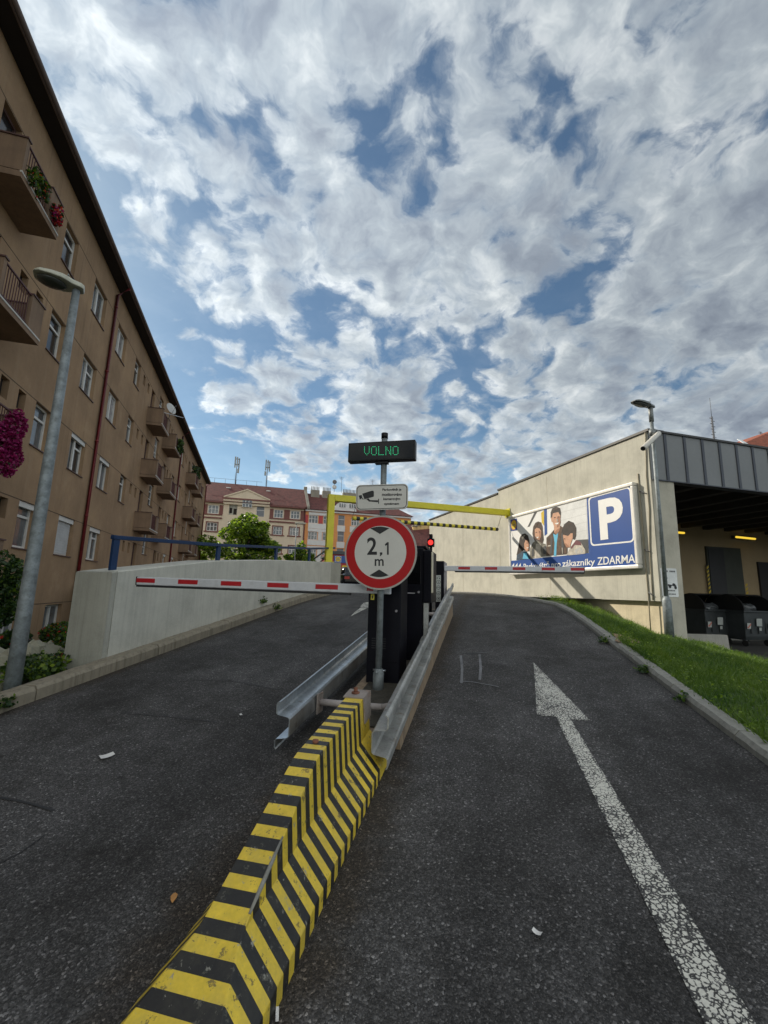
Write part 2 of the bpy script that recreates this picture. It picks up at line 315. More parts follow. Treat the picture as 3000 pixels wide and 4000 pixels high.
def leaves(mb, n, pick, size, mt, up_bias=.3, asp=.6):
    """n leaf-sized folded quads; pick() gives a point"""
    for _ in range(n):
        p = V(pick()); a = V((random.gauss(0, 1), random.gauss(0, 1), random.gauss(0, 1))).normalized()
        nrm = (V((random.gauss(0, 1), random.gauss(0, 1), random.gauss(0, 1)+up_bias*3))).normalized()
        b = nrm.cross(a)
        if b.length < .1: continue
        b.normalize(); a = b.cross(nrm); s = size*random.uniform(.6, 1.3)
        m_ = random.choice(mt) if isinstance(mt, (list, tuple)) else mt
        mb.poly([p-a*s, p+b*s*asp, p+a*s, p-b*s*asp], m_)
def facade(mb, o, u, w, lu, lw, holes, mt, depth, reveal=None):
    """wall sheet in the plane o + u*a + w*b with rectangular holes (a0,a1,b0,b1); reveals go along -n by depth"""
    o, u, w = V(o), V(u), V(w); n = u.cross(w)
    A = sorted({0, lu, *[h[0] for h in holes], *[h[1] for h in holes]}); B = sorted({0, lw, *[h[2] for h in holes], *[h[3] for h in holes]})
    P = lambda a, b: o+u*a+w*b
    for i in range(len(A)-1):
        run = None
        for j in range(len(B)-1):
            ca, cb = (A[i]+A[i+1])/2, (B[j]+B[j+1])/2
            if any(h[0] < ca < h[1] and h[2] < cb < h[3] for h in holes): continue
            mb.poly([P(A[i], B[j]), P(A[i+1], B[j]), P(A[i+1], B[j+1]), P(A[i], B[j+1])], mt)
    for a0, a1, b0, b1 in holes:
        c = [P(a0, b0), P(a1, b0), P(a1, b1), P(a0, b1)]; d = [p-n*depth for p in c]
        for i in range(4):
            j = (i+1) % 4; mb.poly([c[i], d[i], d[j], c[j]], reveal or mt)
# ================================================================== SETTING: road, kerbs, ground
KC = [(-14,1.78),(3.0,1.76),(3.7,1.72),(4.76,1.64),(5.62,1.60),(6.9,1.50),(8.5,1.42),(9.6,1.32),(10.2,1.2),(10.8,.95),(11.3,.60),(12,.30),(13,-.26),(14,-.82),(16,-1.96),(20,-4.23)]
def kc(s):
    for (a, x), (b, y) in zip(KC[:-1], KC[1:]):
        if s <= b: return x+(y-x)*(s-a)/(b-a)
    return KC[-1][1]
LC = -4.13
m = MB(); rows = []
ss = [-14+.5*i for i in range(61)]
for s in ss:
    cl = LC if s < 12.6 else LC-(s-12.6)*2.2; cr = kc(s)
    rows.append([RP(s, cl+(cr-cl)*j/12) for j in range(13)])
for a, b in zip(rows[:-1], rows[1:]):
    for j in range(12): m.poly([a[j], a[j+1], b[j+1], b[j]], 'asphalt', True)
struct(m, 'road')
# tar seals and hairline cracks
m = MB()
def strip(pts, w, h, mt):
    for p, q in zip(pts[:-1], pts[1:]):
        d = (V(q)-V(p)).normalized(); nn = V((-d.y, d.x, 0))*w/2
        m.poly([V(p)-nn, V(q)-nn, V(q)+nn, V(p)+nn], mt)
def roadpt(x, y, h=0):   # where a sight line meets the sloping road
    v = ray(x, y); lo, hi = .3, 45.; f = lambda t: (CAM+v*t).z - zr((CAM+v*t).dot(D)) - h
    t = lo
    while t < hi and f(t) > 0: t += .05
    a, b = t-.05, t
    for _ in range(30):
        c = (a+b)/2
        if f(c) > 0: a = c
        else: b = c
    return CAM+v*b
for pts in ([(0,3115),(60,3125),(130,3140),(210,3165)],):
    strip([roadpt(x, y, .004) for x, y in pts], .02, .004, 'tar')
for pts in ([(470,2785),(560,2790),(700,2803),(850,2820)], [(700,2660),(800,2654),(920,2662),(1075,2690)], [(0,3370),(80,3330),(170,3265)], [(1210,2515),(1270,2488),(1330,2465),(1420,2405)], [(2040,2565),(2062,2605),(2090,2650),(2115,2710)]):
    strip([roadpt(x, y, .004) for x, y in pts], .008, .004, 'tar')
struct(m, 'road')
m = MB()
for pts in ([(1800,2560),(1805,2612),(1803,2668)], [(1873,2555),(1878,2610),(1874,2655)], [(1790,2551),(1850,2552),(1925,2546)], [(1795,2660),(1850,2664),(1948,2682)]):
    strip([roadpt(x, y, .0045) for x, y in pts], .028, 0, 'chalk')
tag(m.build('chalk_marks'), 'faint white chalk lines on the asphalt of the open lane beside the dusty guardrail', 'chalk marks')
# painted arrows
def inner_attr(o, vals):
    at = o.data.attributes.new('inner', 'FLOAT', 'POINT'); at.data.foreach_set('value', vals)
def arrow(name, pts, label):
    mb = MB(); vals = []; tip, hl, sl, bl, br, sr, hr = [roadpt(x, y, .004) for x, y in pts]
    fix = lambda p: V((p.x, p.y, zr(p.dot(D))+.004))
    def quad(a, b, c, d, va): mb.poly([fix(a), fix(b), fix(c), fix(d)], 'paint'); vals.extend(va)
    n = 40; ks = [0, .16, .5, .84, 1]; kv = [0, 1, 1, 1, 0]
    for i in range(n):
        l0, l1 = sl.lerp(bl, i/n), sl.lerp(bl, (i+1)/n); r0_, r1_ = sr.lerp(br, i/n), sr.lerp(br, (i+1)/n)
        for j in range(4): quad(l0.lerp(r0_, ks[j]), l1.lerp(r1_, ks[j]), l1.lerp(r1_, ks[j+1]), l0.lerp(r0_, ks[j+1]), [kv[j], kv[j], kv[j+1], kv[j+1]])
    c = (tip+hl+hr)/3; ring = [tip, hl, sl, sr, hr]; inr = [p.lerp(c, .2) for p in ring]
    for i in range(5):
        j = (i+1) % 5; e_ = 0 if i != 2 else .8
        quad(ring[i], ring[j], inr[j], inr[i], [e_+.3, e_+.3, .85, .85])
    mb.poly([fix(p) for p in inr], 'paint'); vals.extend([.85]*5)
    o = mb.build(name); inner_attr(o, vals); return tag(o, label, 'road marking', 'white arrows painted on the lanes')
arrow('road_arrow', [(2084,2587),(2097,2792),(2171,2801),(2753,4000),(2956,4000),(2229,2809),(2307,2814)], 'long worn white arrow on the asphalt of the wider open lane beside the grass')
mb = MB(); P = [roadpt(x, y, .005) for x, y in ((1369,2408),(1436,2374),(1437,2352),(1420,2355))]; e1 = P[2]+(P[2]-P[3]).normalized()*.5; e0 = P[1]+(P[2]-P[3]).normalized()*.5
mb.poly([P[0], P[1], e0, e1, P[2], P[3]], 'paint'); o = mb.build('road_arrow'); inner_attr(o, [.9]*6)
tag(o, 'worn white arrow on the boom lane, half hidden by the black cabinet', 'road marking', 'white arrows painted on the lanes')
# kerbs
def kerb(path, w, h, mt, gap=1.0, sink=.3):
    mb = MB()
    for p, q, nn in path:
        dv = (q-p).normalized(); g = dv*.006
        a, b = p+g, q-g; nv = nn
        sec = lambda x: [x-UP*sink, x+UP*(h-.03), x+nv*.02+UP*h, x+nv*w+UP*h, x+nv*w-UP*sink]
        nn_ = max(2, int((b-a).length/.11)); jr = random.Random(int(a.x*1000))
        rings = []
        for i in range(nn_+1):
            r_ = sec(a.lerp(b, i/nn_)); k_ = .35 if 0 < i < nn_ else 1.
            r_[1] = r_[1]+UP*jr.uniform(-.006, .002)*(2 if k_ == 1. else 1); r_[2] = r_[2]+UP*jr.uniform(-.004, .002)+nn*jr.uniform(0, .008)*(1.5 if k_ == 1. else 1); r_[3] = r_[3]+UP*jr.uniform(-.004, .002); rings.append(r_)
        mb.loft(rings, mt)
    return mb
path = []
s = -13.
while s < 19:
    s2 = s+1.0
    p, q = RP(s, kc(s)), RP(s2, kc(s2)); dv = (q-p); nv = V((dv.y, -dv.x, 0)).normalized()
    path.append((p, q, nv)); s = s2
struct(kerb(path, .12, .075, 'kerb2'), 'kerb')
path = []; s = -13.55
while s < 12.3:
    s2 = min(s+1.55, 12.5); path.append((RP(s, LC), RP(s2, LC), -E)); s = s2
struct(kerb(path, .18, .13, 'kerb'), 'kerb')
# ground sheets
m = MB(); m.box(-400, 400, -400, 400, -2.3, -2.2, 'soilg'); struct(m, 'ground')
m = MB()   # garden between ramp and brown house
for i in range(40):
    s, s2 = -14+.5*i, -13.5+.5*i
    if s2 > 5: break
    a, b = RP(s, LC-.17, .06), RP(s2, LC-.17, .06)
    c, d = V((-4.1, b.y, min(b.z-.8, -.2))), V((-4.1, a.y, min(a.z-.8, -.2)))
    e, f = V((-6.7, b.y, -.95)), V((-6.7, a.y, -.95))
    m.poly([a, b, c, d], 'soilg'); m.poly([d, c, e, f], 'soilg')
m.poly([(-6.7, 4, -.96), (-1, 4, -.96), (-1, 62, -.96), (-6.7, 62, -.96)], 'soilg')
struct(m, 'ground')
m = MB(); m.box(-1.5, 6.34, 14, 130, 1.3, 1.512, 'deck'); m.box(6.34, 60, 20.3, 130, 1.3, 1.511, 'deck'); m.box(-6.5, -1.5, 20, 130, 1.2, 1.51, 'deck'); struct(m, 'road')
m = MB(); m.poly([(6.37, 9.0, 1.5), (8.02, 9.0, 1.5), (8.02, 20.2, 1.53), (6.37, 20.2, 1.53)], 'kerb2'); struct(m, 'pavement')
m = MB(); m.box(6.5, 70, -25, 13.9, -.2, .1, 'yard'); struct(m, 'pavement')
# grass bank
BO = [(-6,(5.0,-6.5,.06)),(-2,(5.6,-2.5,.09)),(1,(6.4,.8,.3)),(3,(7.2,3.2,.42)),(4.5,(7.9,4.9,.50)),(5.6,(8.5,6.3,.60)),(6.3,(8.62,7.32,.66)),(6.9,(8.1,7.36,.72)),(8.5,(8.1,8.4,1.0)),(9.6,(8.1,9.3,1.22)),(10.3,(8.1,10.2,1.38)),(11.2,(8.1,11.0,1.47))]
grid = []
for s, o in BO:
    k0 = RP(s, kc(s)+.115, .055); o = V(o); row = []
    for j in range(7):
        t = j/6; p = k0.lerp(o, t); p.z += .03*sin(pi*t); row.append(p)
    grid.append(row)
m = MB()
for a, b in zip(grid[:-1], grid[1:]):
    for j in range(6): m.poly([a[j], a[j+1], b[j+1], b[j]], 'soilg', True)
for a, b in zip(grid[:7], grid[1:7]):
    f = lambda p: V((p.x+1.0, p.y-.4, .09)); m.poly([a[6], f(a[6]), f(b[6]), b[6]], 'soilg')
bare = atZ(2450, 2508, .95); 
struct(m, 'terrain')
m = MB(); cb = V((bare.x-.1, bare.y-.1, 0))
nb = 0
def projyy(p): q = p-CAM; return 2000-F*q.dot(up)/q.dot(fw)
def projx(p): q = p-CAM; return 1500+F*q.dot(rt)/q.dot(fw)
def bankpt(u, t):
    i = min(int(u), len(grid)-2); f = u-i; x = t*6; j = min(int(x), 5); g = x-j
    return (grid[i][j]*(1-f)+grid[i+1][j]*f)*(1-g) + (grid[i][j+1]*(1-f)+grid[i+1][j+1]*f)*g
bu, bt = min(((u_*.1, t_*.02) for u_ in range(20, 100) for t_ in range(2, 48)), key=lambda q: abs(projx(bankpt(*q))-2450)+abs(projyy(bankpt(*q))-2508))
bt = max(bt, .10); bare = bankpt(bu, bt)
for _ in range(90000):
    u = random.triangular(1.2, 10, 6.3); t = random.random(); p = bankpt(u, t)
    r_ = (p-V((bare.x, bare.y, p.z))).length
    if r_ < .38+.3*random.random() and random.random() < .93: continue
    if u > 8.5 and random.random() < .45+.5*min(1, (u-8.5)): continue
    hgt = random.uniform(.04, .10)*(.55+.9*abs(sin(3.1*u)*cos(7.3*t+u)))*(1.25 if random.random() < .15 else .9); a = random.uniform(0, 2*pi); w = random.uniform(.004, .009)
    d = V((cos(a), sin(a), 0)); ln = V((random.gauss(0, .5), random.gauss(0, .5), 0))*hgt
    m.poly([p-d*w-UP*.01, p+d*w-UP*.01, p+ln+UP*hgt], 'grass')
for _ in range(1500):
    u = random.uniform(1.2, 10.6); p = bankpt(u, random.choice((random.random(), random.random()**3)))
    c = p+UP*random.uniform(.02, .1)
    for _k in range(5): leaves(m, 1, lambda: c+V((random.gauss(0,.03), random.gauss(0,.03), random.gauss(0,.02))), .014, 'leafy' if random.random() < .2 else 'leaf', .6)
o = struct(m, 'grass', 'stuff'); o['label'] = 'lush green grass growing on the bank beside the ramp'
m = MB(); m.poly([bankpt(bu+.42*cos(2*pi*i/18)*(1+.3*sin(3*i)), bt+.13*sin(2*pi*i/18)*(1+.2*cos(2.3*i)))+UP*.016 for i in range(18)], 'soil')
struct(m, 'ground')

# ================================================================== DIVIDER, ISLAND, GUARDRAILS
t = thing('concrete_divider', RP(2.0, -.905), 'low concrete lane divider striped yellow and black, its nose sloping to the road', 'lane divider')
mb = MB(); c0 = -.905
def hs(s): return .445 if s >= 2.22 else max(.015, .445-(2.22-s)*.345)
def xh(z):
    for (x, a), (x2, b) in (((.205, 0), (.205, .07)), ((.205, .07), (.08, .21)), ((.08, .21), (.06, .445))):
        if z <= b: return x+(x2-x)*(z-a)/(b-a)
    return .06
def sec(s):
    h = hs(s); q = []
    for i, z in enumerate((0, .07, .21, .445)):
        zc = min(z, max(0, h-(3-i)*.004)); q.append((xh(zc), zc if i else -.08))
    return [RP(s, c0+x, z) for x, z in q] + [RP(s, c0-x, z) for x, z in reversed(q)]
s = 2.965; k = 0; bounds = []
while s > 1.0: bounds.append(s); s -= .045
for i, (a, b) in enumerate(zip(bounds[:-1], bounds[1:])):
    mt = 'yellow' if i % 2 == 0 else 'black'
    A, B = sec(a), sec(b); mb.loft([B, A], mt, caps=(i == 0 or i == len(bounds)-2))
mb.loft([sec(2.966), sec(3.12)], 'yellow')
mb.build('body', t, bevel=.012)
mb = MB(); w = .0605
mb.fbox(RP(2.985, c0-w-.012, .4465), E*(2*w+.022), DS*.145, UP*.008, 'plate')
sv = (RP(3.0, c0+.084, .205)-RP(3.0, c0+w+.001, .446))
mb.fbox(RP(2.985, c0+w+.003, .4455), DS*.145, sv*.62, E*.007, 'plate')
mb.build('end_plate', t)
mb = MB(); pts = [RP(s_, c0+xh(hs(s_))-.004, hs(s_)+.001) for s_ in (1.60, 1.68, 1.76, 1.85)]
mb.tube(pts, [.005, .009, .008, .004], 'kerb2', 6); mb.build('scuff_mark', t)
mb = MB(); mb.fbox(RP(3.122, c0-w-.012, .456), E*(2*w+.03), D*.008, UP*-.25, 'plate')
mb.build('end_plate', t)
mb = MB(); mb.tube([RP(3.06, c0-.01, .455), RP(3.06, c0-.01, .49)], .014, 'rust', 6); mb.tube([RP(3.06, c0-.01, .452), RP(3.06, c0-.01, .462)], .028, 'rust', 12); mb.build('bolt', t); mb = MB(); mb.tube([RP(2.36, c0-.01, .44), RP(2.36, c0-.01, .458)], .016, 'rust', 8)
mb.build('bolt', t)
# island plinth
mb = MB()
for a, b in ((3.34,4.1),(4.108,5.0),(5.008,5.9),(5.908,6.8),(6.808,7.7),(7.708,8.5)):
    f = lambda s: [RP(s, -1.27, -.2), RP(s, -1.27, .09), RP(s, -1.25, .10), RP(s, -.80, .10), RP(s, -.70-.012*(s-3.3), .10+.028*(s-3.3)), RP(s, -.665-.013*(s-3.3), .085+.028*(s-3.3)), RP(s, -.628-.017*(s-3.3), -.2)]
    mb.loft([f(a), f(b)], 'plinth')
ti = tag(mb.build('traffic_island'), 'low brown concrete island carrying the cabinets between the two guardrails', 'traffic island')
mb = MB(); mb.loft([[RP(s_, -1.17, .09), RP(s_, -1.17, .108), RP(s_, -.80, .112), RP(s_, -.80, .09)] for s_ in (3.4, 5, 6.6, 8.4)], 'gravel'); mb.build('gravel_fill', ti)
# guardrails
def wbeam(mb, s0, s1, c, h, sg, mt, pieces=1, dh_=0., dc_=0.):
    """W profile; sg=+1 road side is +c"""
    pr = [(.082,.31),(.096,.302),(.10,.29),(.10,.235),(.09,.224),(.012,.212),(0,.20),(0,.09),(.012,.078),(.09,.066),(.10,.055),(.10,.01),(.092,0)]
    th = .007
    for i in range(pieces):
        a = s0+(s1-s0)*i/pieces-(.14 if i else 0); b = s0+(s1-s0)*(i+1)/pieces; off = .008*(i % 2)
        out = [(c+sg*(x+off), h+z) for x, z in pr]; inn = [(c+sg*(x+off-th), h+z-th*(.3 if k_ in (0, 1) else 0)) for k_, (x, z) in enumerate(pr)]
        ring = out+inn[::-1]; nst = max(2, int((b-a)/.5))
        mb.loft([[RP(a+(b-a)*j/nst, x-dc_*((a+(b-a)*j/nst)-s0), z+dh_*((a+(b-a)*j/nst)-s0)) for x, z in ring] for j in range(nst+1)], mt)
t = thing('guardrail', RP(3.1, -1.45), 'clean galvanised guardrail on the boom side of the island, seen from its hollow back', 'guardrail', 'steel guardrails along the island')
mb = MB(); wbeam(mb, 3.07, 8.3, -1.395, .04, -1, 'galv', 1); mb.build('rail', t)
mb = MB(); mb.tube([RP(3.6, -1.38, .17), RP(3.6, -.86, .17)], .026, 'pipew', 14); mb.build('spacer_tube', t)
mb = MB(); mb.cbox(RP(3.6, -1.375, .165), E*.012, D*.12, UP*.15, 'plate'); mb.build('bracket_plate', t)
for s in (5.6, 7.6):
    mb = MB(); mb.cbox(RP(s, -1.33, .1), E*.06, D*.1, UP*.5, 'galvd'); mb.build('post', t)
for s in (3.45, 4.5): mb = MB(); mb.cbox(RP(s, -1.392, .19), E*.006, DS*.05, UP*.012, 'rubber'); mb.build('slot', t)
t = thing('guardrail', RP(2.9, -.7), 'dusty galvanised guardrail facing the open lane, bolted over the striped divider end', 'guardrail', 'steel guardrails along the island')
mb = MB(); wbeam(mb, 2.88, 5.05, -.742, .09, 1, 'galvd', 1, .034, .010); wbeam(mb, 4.95, 8.45, -.773, .163, 1, 'galvd', 2, .034, .012); mb.build('rail', t)
for a_, b_ in ((RP(3.6, -.86, .17), RP(3.6, -.72, .20)), (RP(5.9,-1.0,.33), RP(5.9,-.77,.33)), (RP(6.6,-1.0,.35), RP(6.6,-.78,.35))): mb = MB(); mb.tube([a_, b_], .026, 'pipew', 14); mb.build('spacer_tube', t)
for s in (5.75, 7.4):
    mb = MB(); mb.cbox(RP(s, -.98, .28), E*.012, D*.10, UP*.42, 'galvd'); mb.build('post', t)

# ================================================================== SIGN POST
SS = 4.10
pb = atS(1477, 2690, 4.17); c_p = pb.dot(E)
base = RP(4.17, c_p, .08)
t = thing('sign_post', base, 'grey steel post carrying a display, a camera notice and a round height limit sign', 'sign post')
topz = atS(1497, 1712, 4.17).z
ptop = V((base.x, base.y, topz))
mb = MB(); mb.tube([base, ptop], .030, 'lampsteel', 18); mb.build('pole', t)
mb = MB(); mb.tube([ptop-UP*.005, ptop+UP*.05], .034, 'led_housing', 16); mb.build('pole_cap', t)
mb = MB(); mb.tube([base-UP*.02, base+UP*.17, base+UP*.175, base+UP*.20, base+UP*.205], [.05, .05, .042, .042, .032], 'lampsteel', 18)
for a in (0, 2.1, 4.2): mb.tube([base+UP*.185+V((cos(a), sin(a), 0))*.03, base+UP*.185+V((cos(a), sin(a), 0))*.068], .009, 'galv', 6)
mb.build('base_sleeve', t)
def SP(x, y, off=0): return atS(x, y, SS-off)
# --- led display
dp = MB(); q = [SP(1359,1803), SP(1622,1795), SP(1622,1718), SP(1360,1729)]
ctr = (q[0]+q[1]+q[2]+q[3])/4; wd = (q[1]-q[0]).dot(E); hd = .5*((q[2]-q[1]).z+(q[3]-q[0]).z)
tilt = ((q[1]-q[0]).normalized()+(q[2]-q[3]).normalized()).normalized(); ex = V((E.x*tilt.dot(E), E.y*tilt.dot(E), 0)).normalized()
dp.cbox(ctr+D*.045, ex*wd, D*.09, UP*hd, 'led_housing'); d_o = dp.build('led_display', t, bevel=.006)
mb = MB(); mb.cbox(ctr-D*.001, ex*(wd-.035), D*.004, UP*(hd-.03), 'led_glass'); mb.build('display_glass', d_o)
FONT = {'V': ['10001','10001','10001','10001','10001','01010','00100'], 'O': ['01110','10001','10001','10001','10001','10001','01110'], 'L': ['10000']*6+['11111'], 'N': ['10001','11001','11001','10101','10011','10011','10001']}
mb = MB(); l0, l1 = SP(1424,1777,.003), SP(1555,1776,.003); u0 = SP(1424,1746,.003)
for i, ch in enumerate('VOLNO'):
    for r_, row in enumerate(FONT[ch]):
        for c_, v in enumerate(row):
            if v == '1':
                p = l0 + (l1-l0)*((i*6+c_)/28) + (u0-l0)*((6-r_)/6)
                mb.disc(p-D*.002, E, UP, .0042, 'led', 8)
mb.build('lettering', d_o)
mb = MB(); mb.cbox(ctr-UP*(hd/2+.012)+D*.05, ex*.13, D*.06, UP*.02, 'led_housing'); mb.cbox(ctr+D*.1, ex*.12, D*.04, UP*.1, 'lampsteel'); mb.build('mounting_bracket', d_o)
# --- camera notice
def rrect(p00, p10, p11, p01, r, n=6):
    P = [V(p00), V(p10), V(p11), V(p01)]; out = []
    for i in range(4):
        a, b, c = P[i-1], P[i], P[(i+1) % 4]; u = (a-b).normalized()*r; w = (c-b).normalized()*r
        for k_ in range(n+1):
            th = pi/2*k_/n; out.append(b+u*(1-sin(th))+w*(1-cos(th)))
    return out
A4 = [SP(1390,1994), SP(1592,1988), SP(1594,1889), SP(1391,1895)]
cc = sum(A4, V((0,0,0)))/4; shr = lambda p, d: cc+(p-cc)*(1-d)
mb = MB(); mb.prism(rrect(*A4, .045), D*.012, 'signwhite', 'signback'); s_o = mb.build('camera_notice', t)
def inset(d): 
    u = (A4[1]-A4[0]).normalized(); w = (A4[3]-A4[0]).normalized()
    return [A4[0]+u*d+w*d, A4[1]-u*d+w*d, A4[2]-u*d-w*d, A4[3]+u*d-w*d]
mb = MB(); o1 = rrect(*[p-D*.001 for p in inset(.008)], .040); o2 = rrect(*[p-D*.001 for p in inset(.014)], .036)
for i in range(len(o1)):
    j = (i+1) % len(o1); mb.poly([o1[i], o1[j], o2[j], o2[i]], 'ink')
mb.build('border', s_o)
Z2 = lambda a, b: SP(1250+.2712*a, 1900+.2712*b, .0015)
mb = MB()
mb.poly([Z2(*p) for p in ((607,105),(745,62),(768,62),(776,80),(776,138),(770,150),(640,184))], 'ink')
mb.poly([Z2(*p) for p in ((558,132),(600,122),(612,172),(640,184),(610,186),(600,170),(574,190))], 'ink')
mb.poly([Z2(*p) for p in ((664,182),(700,172),(722,198),(836,200),(836,226),(706,218),(680,194))], 'ink')
mb.poly([Z2(*p) for p in ((838,178),(850,178),(850,250),(838,250))], 'ink')
mb.build('camera_symbol', s_o)
mb = MB()
for txt, x0, x1, y0, y1 in (('Parkoviště je', 898, 1172, 25, 72), ('monitorováno', 892, 1180, 92, 138), ('kamerovým', 912, 1156, 160, 208), ('systémem', 926, 1138, 232, 276)):
    put_text(mb, txt, Z2(x0, y1), Z2(x1, y1-2), Z2(x0, y0+2), 'ink', .03)
mb.build('lettering', s_o)
# --- height limit disc
dc = SP(1485, 2157); R_ = .352
mb = MB(); mb.prism([dc+(E*cos(2*pi*i/72)+UP*sin(2*pi*i/72))*R_ for i in range(72)][::1], D*.018, 'signrim', 'signback'); s_o = mb.build('height_limit_sign', t)
mb = MB(); mb.disc(dc-D*.001, E, UP, R_*.955, 'signred', 72, R_*.715); mb.build('red_ring', s_o)
mb = MB(); mb.disc(dc-D*.0012, E, UP, R_*.715, 'signwhite', 72); mb.build('white_field', s_o)
mb = MB(); Z3 = lambda a, b: SP(1250+.2712*a, 1900+.2712*b, .0025)
top = [Z3(722+(1000-722)*i/10, 603-24*sin(pi*i/10)) for i in range(11)]; mb.poly([Z3(862, 686)]+top[::-1], 'ink'); mb.build('arrow_symbol', s_o); mb = MB()
bot = [Z3(712+(990-712)*i/10, 1281+26*sin(pi*i/10)) for i in range(11)]; mb.poly([Z3(852, 1197)]+bot, 'ink')
mb.build('arrow_symbol', s_o)
mb = MB()
put_text(mb, '2', Z3(678, 985), Z3(820, 985), Z3(678, 735), 'ink', .018)
mb.poly([Z3(*p) for p in ((965, 984), (965, 842), (944, 858), (934, 834), (968, 803), (990, 803), (990, 984))], 'ink')
mb.poly([Z3(862, 950), Z3(898, 950), Z3(898, 976), Z3(870, 1006), Z3(858, 1000), Z3(868, 982), Z3(862, 978)], 'ink')
put_text(mb, 'm', Z3(788, 1145), Z3(918, 1145), Z3(788, 1046), 'ink', .016)
mb.build('lettering', s_o)
for z in (dc.z+.2, dc.z-.2, cc.z): mb = MB(); mb.cbox(V((base.x, base.y, z))-D*.035, E*.12, D*.03, UP*.035, 'galv'); mb.build('clamp', t)

# ================================================================== BARRIERS, KIOSK, SIGNAL
def boom_parts(t, s, x0, y0, x1, y1, stickers, hgt, end_in):
    a, b = atS(x0, y0, s), atS(x1, y1, s); L = (b-a); ln = L.length; e = L.normalized()
    mb = MB(); z = .022
    mb.fbox(a-D*z, L, D*z*2, UP*hgt, 'alu'); bo = mb.build('boom', t, bevel=.008)
    mb = MB(); mb.fbox(a-D*.018-UP*.022+e*.0, L*end_in, D*.036, UP*.0215, 'rubber'); mb.build('rubber_edge', bo)
    for p, q in stickers:
        mb = MB(); mb.fbox(a+e*ln*p-D*(z+.0015)+UP*hgt*.30, e*ln*(q-p), D*.001, UP*hgt*.52, 'red'); mb.build('red_reflector', bo)
    mb = MB(); mb.cbox(a+UP*hgt*.5-e*.004, e*.01, D*(z*2+.004), UP*(hgt+.004), 'rubber'); mb.build('end_cap', bo)
    return bo
t = thing('barrier', RP(4.5, -1.05, .1), 'barrier with black cabinet behind the round sign, boom lowered towards the concrete wall', 'parking barrier', 'boom barriers on the island')
c0_, c1_ = atS(1428, 2668, 4.34).dot(E), atS(1560, 2650, 4.34).dot(E)
zt = atS(1500, 2215, 4.34).z
mb = MB(); o0 = RP(4.34, c0_, .09); mb.fbox(o0, E*(c1_-c0_), D*.36, UP*(zt-o0.z), 'cab'); mb.build('cabinet', t, bevel=.012)
mb = MB(); mb.fbox(V((0,0,0))+RP(4.335, c0_+.008, .3), E*(c1_-c0_-.016), D*.004, UP*.68, 'cab'); mb.build('cabinet_door', t, bevel=.004)
mb = MB(); mb.tube([RP(4.334, c1_-.04, .78), RP(4.322, c1_-.04, .78)], .012, 'cabgrey', 12); mb.build('lock', t)
mb = MB()
for i in range(5): mb.fbox(RP(4.333, c0_+.05, .42+.022*i), E*.14, D*.003, UP*.008, 'rubber')
mb.build('vent_grille', t)
mb = MB(); p = atS(1448, 2343, 4.325); mb.fbox(p, E*.036, D*.002, UP*.062, 'tapeyellow'); mb.fbox(p+E*.01-D*.001+UP*.012, E*.014, D*.001, UP*.03, 'ink'); mb.build('sticker', t)
sx = [((a-432)/(2000-432+0), ) for a in ()]
X0, X1 = 537, 1527
frac = lambda px: None
a_, b_ = atS(537, 2288, 4.27), atS(1527, 2322, 4.27); Ltot = (b_-a_).length
def fr(px, py=2280): p = atS(px, py, 4.27); return (p-a_).dot((b_-a_).normalized())/Ltot
st = [(fr(250+.663*p), fr(250+.663*q)) for p, q in ((434,543),(680,795),(932,1052),(1205,1330),(1488,1620))]+[(fr(1436), fr(1462))]
boom_parts(t, 4.27, 537, 2284, 1527, 2322, st, .088, .86)
# kiosk
t = thing('ticket_kiosk', RP(5.3, -.95, .12), 'tall black ticket machine with light painted in cream along its side edge, standing behind the round sign', 'ticket machine')
s_k = 5.12; ka, kb = atS(1572, 2400, s_k).dot(E), atS(1652, 2400, s_k).dot(E); ztk = atS(1640, 2140, s_k).z; o0 = RP(s_k, ka, .1)
mb = MB(); mb.fbox(o0, E*(kb-ka), D*.5, UP*(ztk-o0.z), 'cab'); mb.build('cabinet', t, bevel=.015)
kc1 = atS(1684, 2250, s_k-.02).dot(E); zb = atS(1670, 2354, s_k).z; zt2 = atS(1670, 2150, s_k).z
mb = MB(); mb.fbox(RP(s_k-.02, kb+.001, 0)*1+UP*(zb-RP(s_k-.02, kb).z), E*(kc1-kb), D*.48, UP*(zt2-zb), 'cab'); mb.build('side_panel', t, bevel=.01)
mb = MB(); zz = atS(1670, 2316, s_k).z; mb.fbox(RP(s_k-.02, kc1+.001, 0)+UP*(zz-RP(s_k-.02, kc1).z), E*.012, D*.10, UP*(zt2-zz-.02), 'cream'); mb.build('lit_edge', t, bevel=.006)  # cream strip paints the light caught along the machine's edge
mb = MB(); mb.fbox(o0+UP*(ztk-o0.z+.001)+D*.06, E*(kb-ka+.02), D*.4, UP*.03, 'cab'); mb.build('top_cover', t, bevel=.01)
mb = MB(); mb.fbox(RP(s_k-.004, ka+.03, .95), E*(kb-ka-.06), D*.004, UP*.32, 'led_glass'); mb.build('screen', t, bevel=.003)
mb = MB(); mb.fbox(RP(s_k-.006, ka+.05, .84), E*.09, D*.006, UP*.012, 'cabgrey'); mb.build('ticket_slot', t)
mb = MB(); mb.tube([RP(s_k-.001, kb-.05, .86), RP(s_k-.012, kb-.05, .86)], .013, 'cabgrey', 14); mb.build('button', t)
mb = MB(); mb.fbox(RP(s_k-.003, ka+.012, .18), E*(kb-ka-.024), D*.003, UP*.58, 'cab'); mb.build('lower_door', t, bevel=.003)
